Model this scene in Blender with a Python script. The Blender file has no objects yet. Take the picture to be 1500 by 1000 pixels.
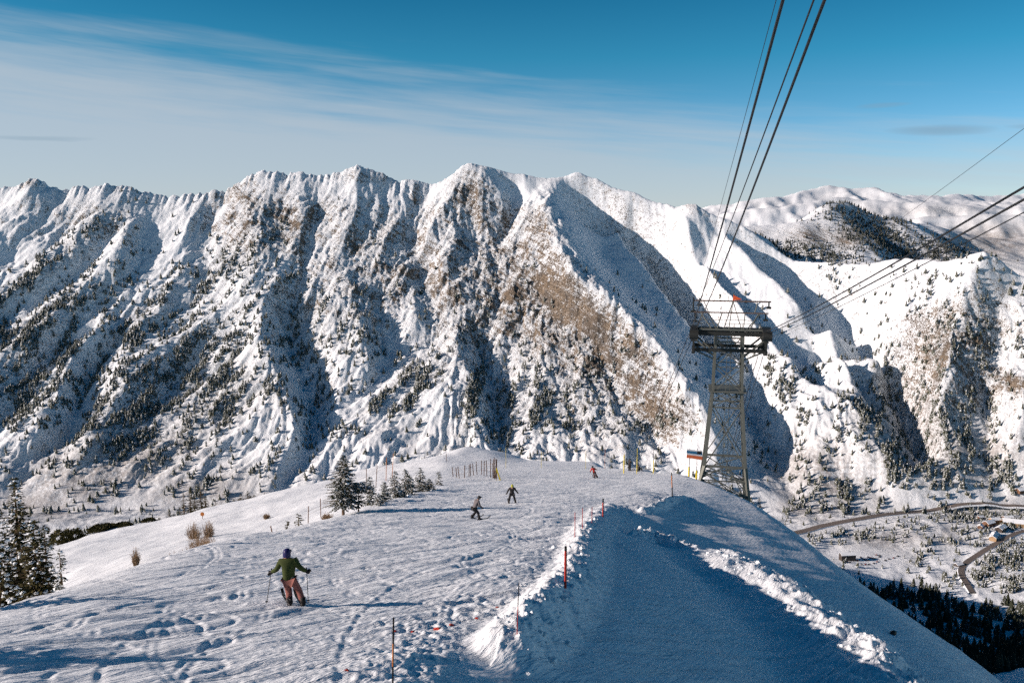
import bpy, bmesh, math, random
import numpy as np
from mathutils import Vector, Matrix
from mathutils.geometry import delaunay_2d_cdt

random.seed(7)
rng = np.random.default_rng(7)
scene = bpy.context.scene
COL = scene.collection

# ------------------------------------------------------------------ camera
F = 1250.0                      # focal length in pixels of the 1500 px wide photograph
PITCH = math.radians(8.6)
CP, SP = math.cos(PITCH), math.sin(PITCH)
cam_d = bpy.data.cameras.new("camera")
cam = bpy.data.objects.new("camera", cam_d)
COL.objects.link(cam)
cam_d.sensor_width = 36.0
cam_d.lens = 36.0 * F / 1500.0
cam_d.clip_start = 0.5
cam_d.clip_end = 120000.0
cam.location = (0, 0, 0)
cam.rotation_euler = (math.pi / 2 - PITCH, 0, 0)
scene.camera = cam

# ------------------------------------------------------------------ light
SUN_EL = math.radians(19.5)
SUN_BEHIND = math.radians(10.0)           # how far behind the left shoulder
SDIR = Vector((-math.cos(SUN_EL) * math.cos(SUN_BEHIND), -math.cos(SUN_EL) * math.sin(SUN_BEHIND), math.sin(SUN_EL)))
sun_d = bpy.data.lights.new("sun", 'SUN')
sun_d.energy = 4.9
sun_d.angle = math.radians(0.5)
sun_d.color = (1.0, 0.825, 0.735)
sun = bpy.data.objects.new("sun", sun_d)
COL.objects.link(sun)
sun.location = (-60, -20, 60)
sun.rotation_euler = SDIR.to_track_quat('Z', 'Y').to_euler()

scene.view_settings.view_transform = 'Standard'
scene.view_settings.look = 'None'
scene.view_settings.gamma = 1.0
scene.view_settings.exposure = 0.50
scene.cycles.max_bounces = 4
scene.cycles.diffuse_bounces = 3
scene.cycles.glossy_bounces = 1
scene.cycles.use_denoising = False
scene.cycles.use_light_tree = False
scene.cycles.sample_clamp_indirect = 1.5
scene.cycles.use_adaptive_sampling = True
scene.cycles.adaptive_threshold = 0.012


def make_world():
    w = bpy.data.worlds.new("World")
    scene.world = w
    w.use_nodes = True
    w.cycles.sampling_method = 'MANUAL'
    w.cycles.sample_map_resolution = 512
    nt = w.node_tree
    N, L = nt.nodes, nt.links
    N.clear()
    out = N.new('ShaderNodeOutputWorld')
    bg = N.new('ShaderNodeBackground')
    bg.inputs['Strength'].default_value = 0.085
    sky = N.new('ShaderNodeTexSky')
    sky.sky_type = 'NISHITA'
    sky.sun_disc = False
    sky.sun_elevation = SUN_EL
    sky.sun_rotation = math.atan2(SDIR.x, SDIR.y)
    sky.altitude = 3300
    sky.air_density = 1.0
    sky.dust_density = 0.3
    sky.ozone_density = 1.5
    tc = N.new('ShaderNodeTexCoord')
    sep = N.new('ShaderNodeSeparateXYZ')
    L.new(tc.outputs['Generated'], sep.inputs[0])

    def math_(op, a, b=None, c=None, clamp=False):
        m = N.new('ShaderNodeMath')
        m.operation = op
        m.use_clamp = clamp
        for i, v in enumerate((a, b, c)):
            if v is None:
                continue
            if isinstance(v, (int, float)):
                m.inputs[i].default_value = v
            else:
                L.new(v, m.inputs[i])
        return m.outputs[0]

    X, Y, Z = sep.outputs
    az = math_('ARCTAN2', X, Y)
    el = math_('ARCSINE', Z)
    # the film sees the sky as teal: hue of the air, the same all round
    ramp = N.new('ShaderNodeValToRGB')
    L.new(math_('MULTIPLY', el, 2.0, clamp=True), ramp.inputs[0])
    cr = ramp.color_ramp
    cr.elements[0].position = 0.0
    cr.elements[0].color = (0.74, 0.81, 0.94, 1)
    cr.elements[1].position = 1.0
    cr.elements[1].color = (0.012, 0.34, 0.50, 1)
    e = cr.elements.new(0.18); e.color = (0.46, 0.80, 0.93, 1)
    e = cr.elements.new(0.34); e.color = (0.165, 0.745, 0.83, 1)
    e = cr.elements.new(0.50); e.color = (0.075, 0.60, 0.72, 1)
    mul = N.new('ShaderNodeMix')
    mul.data_type = 'RGBA'; mul.blend_type = 'MULTIPLY'
    mul.inputs['Factor'].default_value = 1.0
    L.new(sky.outputs[0], mul.inputs['A'])
    L.new(ramp.outputs[0], mul.inputs['B'])
    # cirrus: long streaks falling towards the right
    comb = N.new('ShaderNodeCombineXYZ')
    elt = math_('ADD', el, math_('MULTIPLY', az, 0.085))
    L.new(math_('MULTIPLY', az, 2.1), comb.inputs[0])
    L.new(math_('MULTIPLY', elt, 26.0), comb.inputs[1])
    n1 = N.new('ShaderNodeTexNoise')
    n1.inputs['Scale'].default_value = 1.0
    n1.inputs['Detail'].default_value = 7.0
    n1.inputs['Roughness'].default_value = 0.55
    n1.inputs['Distortion'].default_value = 0.25
    L.new(comb.outputs[0], n1.inputs['Vector'])
    comb2 = N.new('ShaderNodeCombineXYZ')
    L.new(math_('MULTIPLY', az, 5.0), comb2.inputs[0])
    L.new(math_('MULTIPLY', elt, 95.0), comb2.inputs[1])
    comb2.inputs[2].default_value = 3.0
    n2 = N.new('ShaderNodeTexNoise')
    n2.inputs['Scale'].default_value = 1.0
    n2.inputs['Detail'].default_value = 5.0
    n2.inputs['Roughness'].default_value = 0.6
    n2.inputs['Distortion'].default_value = 0.5
    L.new(comb2.outputs[0], n2.inputs['Vector'])
    # upper limit of the sheet, in radians of elevation: drops from left to right
    lim = math_('ADD', math_('MULTIPLY', az, -0.095), 0.150)
    d = math_('SUBTRACT', lim, el)
    d = math_('ADD', math_('MULTIPLY', d, 16.0), math_('MULTIPLY', math_('SUBTRACT', n1.outputs[0], 0.5), 2.6))
    d = math_('ADD', d, math_('MULTIPLY', math_('SUBTRACT', n2.outputs[0], 0.5), 0.9))
    mr = N.new('ShaderNodeMapRange')
    mr.interpolation_type = 'SMOOTHSTEP'
    mr.inputs['From Min'].default_value = -0.25
    mr.inputs['From Max'].default_value = 1.5
    mr.inputs['To Max'].default_value = 0.80
    L.new(d, mr.inputs['Value'])
    # thinner towards the right of the sheet
    thin = N.new('ShaderNodeMapRange')
    L.new(az, thin.inputs['Value'])
    thin.inputs['From Min'].default_value = -0.35
    thin.inputs['From Max'].default_value = 0.55
    thin.inputs['To Min'].default_value = 0.95
    thin.inputs['To Max'].default_value = 0.78
    dens = math_('MULTIPLY', mr.outputs[0], thin.outputs[0])
    mix = N.new('ShaderNodeMix')
    mix.data_type = 'RGBA'
    L.new(dens, mix.inputs['Factor'])
    L.new(mul.outputs['Result'], mix.inputs['A'])
    mix.inputs['B'].default_value = (4.25, 4.7, 5.15, 1)
    # a few small grey wisps low on the right
    last = mix.outputs['Result']
    for (pa, pe, wa, we, s_) in ((0.455, 0.083, 0.055, 0.0075, 0.55), (0.56, 0.085, 0.05, 0.004, 0.5), (0.40, 0.108, 0.03, 0.003, 0.35), (-0.50, 0.075, 0.06, 0.0028, 0.35)):
        da = math_('DIVIDE', math_('SUBTRACT', az, pa), wa)
        de = math_('DIVIDE', math_('SUBTRACT', math_('ADD', el, math_('MULTIPLY', math_('SUBTRACT', n1.outputs[0], 0.5), 0.02)), pe), we)
        r2 = math_('ADD', math_('MULTIPLY', da, da), math_('MULTIPLY', de, de))
        f = math_('MULTIPLY', math_('MAXIMUM', math_('SUBTRACT', 1.0, r2), 0.0), s_)
        mw = N.new('ShaderNodeMix')
        mw.data_type = 'RGBA'
        L.new(f, mw.inputs['Factor'])
        L.new(last, mw.inputs['A'])
        mw.inputs['B'].default_value = (1.9, 2.9, 3.8, 1)
        last = mw.outputs['Result']
    L.new(last, bg.inputs['Color'])
    L.new(bg.outputs[0], out.inputs[0])


make_world()


# ------------------------------------------------------------------ pixel helpers
def ray(px, py):
    """world X/Y and Z/Y of the ray through a pixel of the 1500x1000 photograph"""
    x = (px - 750.0) / F
    y = (500.0 - py) / F
    k = CP + y * SP
    return x / k, (y * CP - SP) / k


def P3(px, py, Y):
    u, v = ray(px, py)
    return (u * Y, Y, v * Y)


def to_px(X, Y, Z):
    """inverse of ray: arrays ok"""
    yc = Y * SP + Z * CP
    zc = Y * CP - Z * SP
    return 750 + F * X / zc, 500 - F * yc / zc


# ------------------------------------------------------------------ noise (numpy)
_tr = np.random.default_rng(99)
_T1 = _tr.random((4, 65536)).astype(np.float32)
_ANG = _tr.random(65536) * 2 * math.pi
_GX, _GY = np.cos(_ANG).astype(np.float32), np.sin(_ANG).astype(np.float32)
F32 = np.float32


def _key(ix, iy, seed):
    return ((ix + seed * 57) & 255) + (((iy + seed * 131) & 255) << 8)


def perlin(x, y, seed=0):
    x = np.asarray(x, F32); y = np.asarray(y, F32)
    ix = np.floor(x).astype(np.int32); iy = np.floor(y).astype(np.int32)
    fx, fy = x - ix, y - iy
    u = fx * fx * fx * (fx * (fx * 6 - 15) + 10)
    v = fy * fy * fy * (fy * (fy * 6 - 15) + 10)

    def g(dx, dy):
        k = _key(ix + dx, iy + dy, seed)
        return _GX[k] * (fx - dx) + _GY[k] * (fy - dy)
    a = g(0, 0); a += u * (g(1, 0) - a)
    c = g(0, 1); c += u * (g(1, 1) - c)
    return a + v * (c - a)


def fbm(x, y, octaves=5, seed=0, gain=0.5, ridged=False):
    s, a, f = 0.0, 1.0, 1.0
    for o in range(octaves):
        n = perlin(x * f + 17.3 * o, y * f - 9.1 * o, seed + o)
        if ridged:
            n = 0.5 - np.abs(n) * 2
        s = s + a * n
        a *= gain
        f *= 2.03
    return s


def gullies(x, y, gx, gy, freq, octaves=5, seed=0, gain=0.5, slope_ref=0.5):
    """branching erosion gullies that run down the slope (gx, gy)"""
    x = x.astype(F32); y = y.astype(F32)
    H = np.zeros_like(x)
    a = 1.0
    f = freq
    tgx, tgy = gx.astype(F32), gy.astype(F32)
    tau = F32(2 * math.pi)
    for o in range(octaves):
        m = np.sqrt(tgx ** 2 + tgy ** 2) + F32(1e-6)
        s = np.minimum(F32(1.0), m / F32(slope_ref)) / m
        dx, dy = -tgy * s, tgx * s                 # across the slope
        px, py = x * F32(f) + F32(31.7 * o), y * F32(f) + F32(11.1 * o)
        ix = np.floor(px).astype(np.int32); iy = np.floor(py).astype(np.int32)
        va = np.zeros_like(x); vd = np.zeros_like(x); wt = np.zeros_like(x)
        for i in (-1, 0, 1):
            for j in (-1, 0, 1):
                k = _key(ix + i, iy + j, seed + 7 * o)
                qx = px - (ix + i + F32(0.1) + F32(0.8) * _T1[0][k])
                qy = py - (iy + j + F32(0.1) + F32(0.8) * _T1[1][k])
                w = np.exp((qx * qx + qy * qy) * F32(-2.2))
                ph = (qx * dx + qy * dy) * tau
                va += np.cos(ph) * w
                vd -= np.sin(ph) * w
                wt += w
        va /= wt; vd /= wt
        H += F32(a) * va
        k = F32(a * 2 * math.pi * 0.55 * freq * 60 * 0.35)
        tgx = tgx + vd * dx * k
        tgy = tgy + vd * dy * k
        a *= gain
        f *= 1.95
    return H


def blur(A, s):
    if s <= 0:
        return A
    r = int(3 * s + 1)
    k = np.exp(-0.5 * (np.arange(-r, r + 1) / s) ** 2)
    k /= k.sum()
    for ax in (0, 1):
        pad = [(0, 0), (0, 0)]
        pad[ax] = (r, r)
        B = np.pad(A, pad, mode='edge')
        out = np.zeros_like(A)
        for i, w in enumerate(k):
            sl = [slice(None), slice(None)]
            sl[ax] = slice(i, i + A.shape[ax])
            out += w * B[tuple(sl)]
        A = out
    return A


class Raster:
    """heights on a regular X/Y raster, A[iy, ix]"""

    def __init__(self, x0, x1, y0, y1, step):
        self.x0, self.y0, self.step = x0, y0, step
        self.nx = int(round((x1 - x0) / step)) + 1
        self.ny = int(round((y1 - y0) / step)) + 1
        self.xs = x0 + np.arange(self.nx) * step
        self.ys = y0 + np.arange(self.ny) * step
        self.A = np.zeros((self.ny, self.nx))

    def sample(self, X, Y, A=None):
        A = self.A if A is None else A
        fx = np.clip((X - self.x0) / self.step, 0, self.nx - 1.001)
        fy = np.clip((Y - self.y0) / self.step, 0, self.ny - 1.001)
        ix, iy = fx.astype(int), fy.astype(int)
        fx, fy = fx - ix, fy - iy
        return (A[iy, ix] * (1 - fx) * (1 - fy) + A[iy, ix + 1] * fx * (1 - fy)
                + A[iy + 1, ix] * (1 - fx) * fy + A[iy + 1, ix + 1] * fx * fy)


def tin_raster(R, lines, points):
    """constrained triangulation of 3-D break lines, drawn into the raster R"""
    vs, zs, es = [], [], []
    for ln in lines:
        st = len(vs)
        for p in ln:
            vs.append(Vector((p[0], p[1]))); zs.append(p[2])
        es += [(st + i, st + i + 1) for i in range(len(ln) - 1)]
    for p in points:
        vs.append(Vector((p[0], p[1]))); zs.append(p[2])
    ov, oe, of, orig, _, _ = delaunay_2d_cdt(vs, es, [], 0, 0.5)
    Z = []
    for i, v in enumerate(ov):
        if orig[i]:
            Z.append(sum(zs[k] for k in orig[i]) / len(orig[i]))
        else:                                   # crossing of two lines: interpolate on the edges
            best, bz = 1e18, 0.0
            zz = []
            for a, b in es:
                A, B = vs[a], vs[b]
                d = B - A
                t = (v - A).dot(d) / max(d.length_squared, 1e-9)
                if -0.01 <= t <= 1.01 and (A + d * t - v).length < 1.0:
                    zz.append(zs[a] + (zs[b] - zs[a]) * t)
            Z.append(sum(zz) / len(zz) if zz else 0.0)
    P = np.array([(v.x, v.y) for v in ov])
    Z = np.array(Z)
    A = np.full((R.ny, R.nx), np.nan)
    for f in of:
        a, b, c = f[0], f[1], f[2]
        p0, p1, p2 = P[a], P[b], P[c]
        det = (p1[0] - p0[0]) * (p2[1] - p0[1]) - (p2[0] - p0[0]) * (p1[1] - p0[1])
        if abs(det) < 1e-6:
            continue
        i0 = max(0, int((min(p0[0], p1[0], p2[0]) - R.x0) / R.step))
        i1 = min(R.nx, int((max(p0[0], p1[0], p2[0]) - R.x0) / R.step) + 2)
        j0 = max(0, int((min(p0[1], p1[1], p2[1]) - R.y0) / R.step))
        j1 = min(R.ny, int((max(p0[1], p1[1], p2[1]) - R.y0) / R.step) + 2)
        if i1 <= i0 or j1 <= j0:
            continue
        gx, gy = np.meshgrid(R.xs[i0:i1], R.ys[j0:j1])
        l1 = ((gx - p0[0]) * (p2[1] - p0[1]) - (p2[0] - p0[0]) * (gy - p0[1])) / det
        l2 = ((p1[0] - p0[0]) * (gy - p0[1]) - (gx - p0[0]) * (p1[1] - p0[1])) / det
        m = (l1 >= -1e-6) & (l2 >= -1e-6) & (l1 + l2 <= 1 + 1e-6)
        z = Z[a] + l1 * (Z[b] - Z[a]) + l2 * (Z[c] - Z[a])
        sub = A[j0:j1, i0:i1]
        sub[m] = z[m]
    if np.isnan(A).any():
        A[np.isnan(A)] = np.nanmin(A)
    R.A = A
    return R


def grid_mesh(name, X, Y, Z, mat, attrs=None):
    """X, Y, Z: arrays [rows, cols]"""
    nr, nc = X.shape
    me = bpy.data.meshes.new(name)
    n = nr * nc
    me.vertices.add(n)
    co = np.empty((n, 3), np.float32)
    co[:, 0] = X.ravel(); co[:, 1] = Y.ravel(); co[:, 2] = Z.ravel()
    me.vertices.foreach_set('co', co.ravel())
    idx = np.arange(n, dtype=np.int32).reshape(nr, nc)
    q = np.stack([idx[:-1, :-1], idx[:-1, 1:], idx[1:, 1:], idx[1:, :-1]], -1).reshape(-1, 4)
    nf = len(q)
    me.loops.add(nf * 4)
    me.loops.foreach_set('vertex_index', q.ravel())
    me.polygons.add(nf)
    me.polygons.foreach_set('loop_start', np.arange(0, nf * 4, 4, dtype=np.int32))
    me.polygons.foreach_set('use_smooth', np.ones(nf, bool))
    me.update(calc_edges=True)
    for k, v in (attrs or {}).items():
        at = me.attributes.new(k, 'FLOAT', 'POINT')
        at.data.foreach_set('value', v.ravel().astype(np.float32))
    me.materials.append(mat)
    o = bpy.data.objects.new(name, me)
    COL.objects.link(o)
    return o


def seg_dist(px, py, line):
    """distance to a polyline, signed side (left of travel > 0) and parameter 0..1"""
    best = np.full(px.shape, 1e18)
    side = np.zeros(px.shape)
    par = np.zeros(px.shape)
    n = len(line) - 1
    for i in range(n):
        ax, ay = line[i][:2]
        bx, by = line[i + 1][:2]
        dx, dy = bx - ax, by - ay
        l2 = dx * dx + dy * dy
        t = np.clip(((px - ax) * dx + (py - ay) * dy) / l2, 0, 1)
        ex, ey = px - (ax + t * dx), py - (ay + t * dy)
        d = ex * ex + ey * ey
        m = d < best
        best[m] = d[m]
        side[m] = (dx * ey - dy * ex)[m]
        par[m] = ((i + t) / n)[m]
    return np.sqrt(best), np.sign(side), par


def sstep(a, b, x):
    t = np.clip((x - a) / (b - a), 0, 1)
    return t * t * (3 - 2 * t)


# ------------------------------------------------------------------ material helpers
class NT:
    def __init__(self, name):
        self.m = bpy.data.materials.new(name)
        self.m.use_nodes = True
        self.t = self.m.node_tree
        self.N, self.L = self.t.nodes, self.t.links
        self.bsdf = next(n for n in self.N if n.type == 'BSDF_PRINCIPLED')
        self.bsdf.inputs['Specular IOR Level'].default_value = 0.2

    def link(self, a, b):
        self.L.new(a, b)

    def set(self, **k):
        for n, v in k.items():
            self.bsdf.inputs[n.replace('_', ' ')].default_value = v

    def noise(self, scale, detail=4, rough=0.5, vec=None, dist=0.0):
        n = self.N.new('ShaderNodeTexNoise')
        n.inputs['Scale'].default_value = scale
        n.inputs['Detail'].default_value = detail
        n.inputs['Roughness'].default_value = rough
        n.inputs['Distortion'].default_value = dist
        if vec is not None:
            self.link(vec, n.inputs['Vector'])
        return n.outputs[0]

    def coords(self, scale=(1, 1, 1), rot=(0, 0, 0)):
        tc = self.N.new('ShaderNodeTexCoord')
        mp = self.N.new('ShaderNodeMapping')
        mp.inputs['Scale'].default_value = scale
        mp.inputs['Rotation'].default_value = rot
        self.link(tc.outputs['Object'], mp.inputs['Vector'])
        return mp.outputs[0]

    def math(self, op, a, b=None, clamp=False):
        m = self.N.new('ShaderNodeMath')
        m.operation = op
        m.use_clamp = clamp
        for i, v in enumerate((a, b)):
            if v is None:
                continue
            if isinstance(v, (int, float)):
                m.inputs[i].default_value = v
            else:
                self.link(v, m.inputs[i])
        return m.outputs[0]

    def step(self, v, a, b):
        m = self.N.new('ShaderNodeMapRange')
        m.interpolation_type = 'SMOOTHSTEP'
        m.inputs['From Min'].default_value = a
        m.inputs['From Max'].default_value = b
        self.link(v, m.inputs['Value'])
        return m.outputs[0]

    def attr(self, name):
        a = self.N.new('ShaderNodeAttribute')
        a.attribute_name = name
        return a.outputs['Fac']

    def mix(self, f, a, b):
        m = self.N.new('ShaderNodeMix')
        m.data_type = 'RGBA'
        for s, v in (('Factor', f), ('A', a), ('B', b)):
            if isinstance(v, (int, float)):
                m.inputs[s].default_value = v
            elif isinstance(v, tuple):
                m.inputs[s].default_value = (*v, 1)
            else:
                self.link(v, m.inputs[s])
        return m.outputs['Result']

    def color(self, c):
        self.link(c, self.bsdf.inputs['Base Color'])

    def bump(self, h, strength, dist, prev=None):
        b = self.N.new('ShaderNodeBump')
        b.inputs['Strength'].default_value = strength
        b.inputs['Distance'].default_value = dist
        self.link(h, b.inputs['Height'])
        if prev is not None:
            self.link(prev, b.inputs['Normal'])
        self.link(b.outputs[0], self.bsdf.inputs['Normal'])
        return b.outputs[0]


def flat_mat(name, col, rough=0.7, metal=0.0, var=0.15, scale=8.0):
    t = NT(name)
    n = t.noise(scale, 3)
    a = tuple(c * (1 - var) for c in col)
    b = tuple(min(1, c * (1 + var)) for c in col)
    t.color(t.mix(n, a, b))
    t.set(Roughness=rough, Metallic=metal)
    return t.m


def tag(o, label=None, cat=None, group=None, kind=None):
    if label: o['label'] = label
    if cat: o['category'] = cat
    if group: o['group'] = group
    if kind: o['kind'] = kind
    return o


def empty(name, loc=(0, 0, 0), rz=0.0):
    o = bpy.data.objects.new(name, None)
    o.empty_display_size = 0.3
    o.location = loc
    o.rotation_euler = (0, 0, rz)
    COL.objects.link(o)
    return o


SNOW = (0.78, 0.84, 0.875)
# ------------------------------------------------------------------ far terrain: canyon and mountain wall
SKY = [(-260, 285), (-120, 262), (0, 272), (8, 270), (15, 275), (30, 266), (40, 259), (47, 256), (60, 264), (75, 272), (90, 275), (110, 274),
       (130, 272), (158, 266), (167, 268), (180, 267), (200, 281), (215, 283), (228, 284), (240, 285), (262, 286),
       (290, 283), (315, 280), (320, 281), (345, 268), (355, 260), (365, 256), (385, 246), (395, 250), (410, 252), (430, 249), (440, 248),
       (450, 257), (465, 255), (480, 255), (500, 252), (515, 245), (530, 242), (540, 246), (552, 252), (575, 261), (600, 262),
       (612, 262), (620, 268), (640, 267), (660, 257), (672, 246), (685, 234), (690, 237), (703, 241), (715, 241),
       (735, 246), (752, 252), (765, 252), (780, 256), (800, 259), (820, 258), (835, 252), (845, 246), (855, 253),
       (875, 258), (890, 266), (900, 272), (915, 275), (930, 278), (945, 287), (965, 294), (975, 296), (990, 302),
       (1000, 299), (1015, 295), (1025, 300), (1035, 308), (1050, 312), (1060, 316), (1080, 325), (1100, 335), (1120, 350),
       (1145, 364), (1165, 377), (1200, 378), (1250, 381), (1290, 379), (1330, 374), (1350, 375), (1385, 378), (1405, 374),
       (1420, 368), (1445, 364), (1460, 370), (1480, 387), (1500, 400), (1560, 425), (1700, 440), (1850, 430)]
_sx = np.array([s[0] for s in SKY], float)
_sr = np.array([s[1] for s in SKY], float)


def sky_row(px):
    return np.interp(px, _sx, _sr)


def sky_Y(px):
    return np.interp(px, [-300, 0, 700, 810, 860, 920, 1040, 1120, 1200, 1330, 1440, 1600, 1800], [3700, 3850, 4000, 4030, 4040, 3975, 3820, 3740, 3600, 3420, 3150, 3100, 3000])


def Ybase(px, row):
    sr = sky_row(px)
    t = (748 - row) / (748 - sr)
    return 2480 + (sky_Y(px) - 2480) * t


def fl(pts, d):
    """feature line: list of (px,row) with depth offset d (a number or one per point)"""
    out = []
    for i, p in enumerate(pts):
        dd = d[i] if isinstance(d, (list, tuple)) else d
        if i == 0 and p[1] - sky_row(p[0]) < 14:
            dd = 0.0
            p = (p[0], float(sky_row(p[0])) + 1.5)
        Yp = float(Ybase(p[0], p[1])) + dd
        sY = float(sky_Y(p[0]))
        drop = P3(p[0], float(sky_row(p[0])), sY)[2] - P3(p[0], p[1], Yp)[2]
        out.append(P3(p[0], p[1], min(Yp, sY - 0.5 * drop)))
    return out


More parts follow.
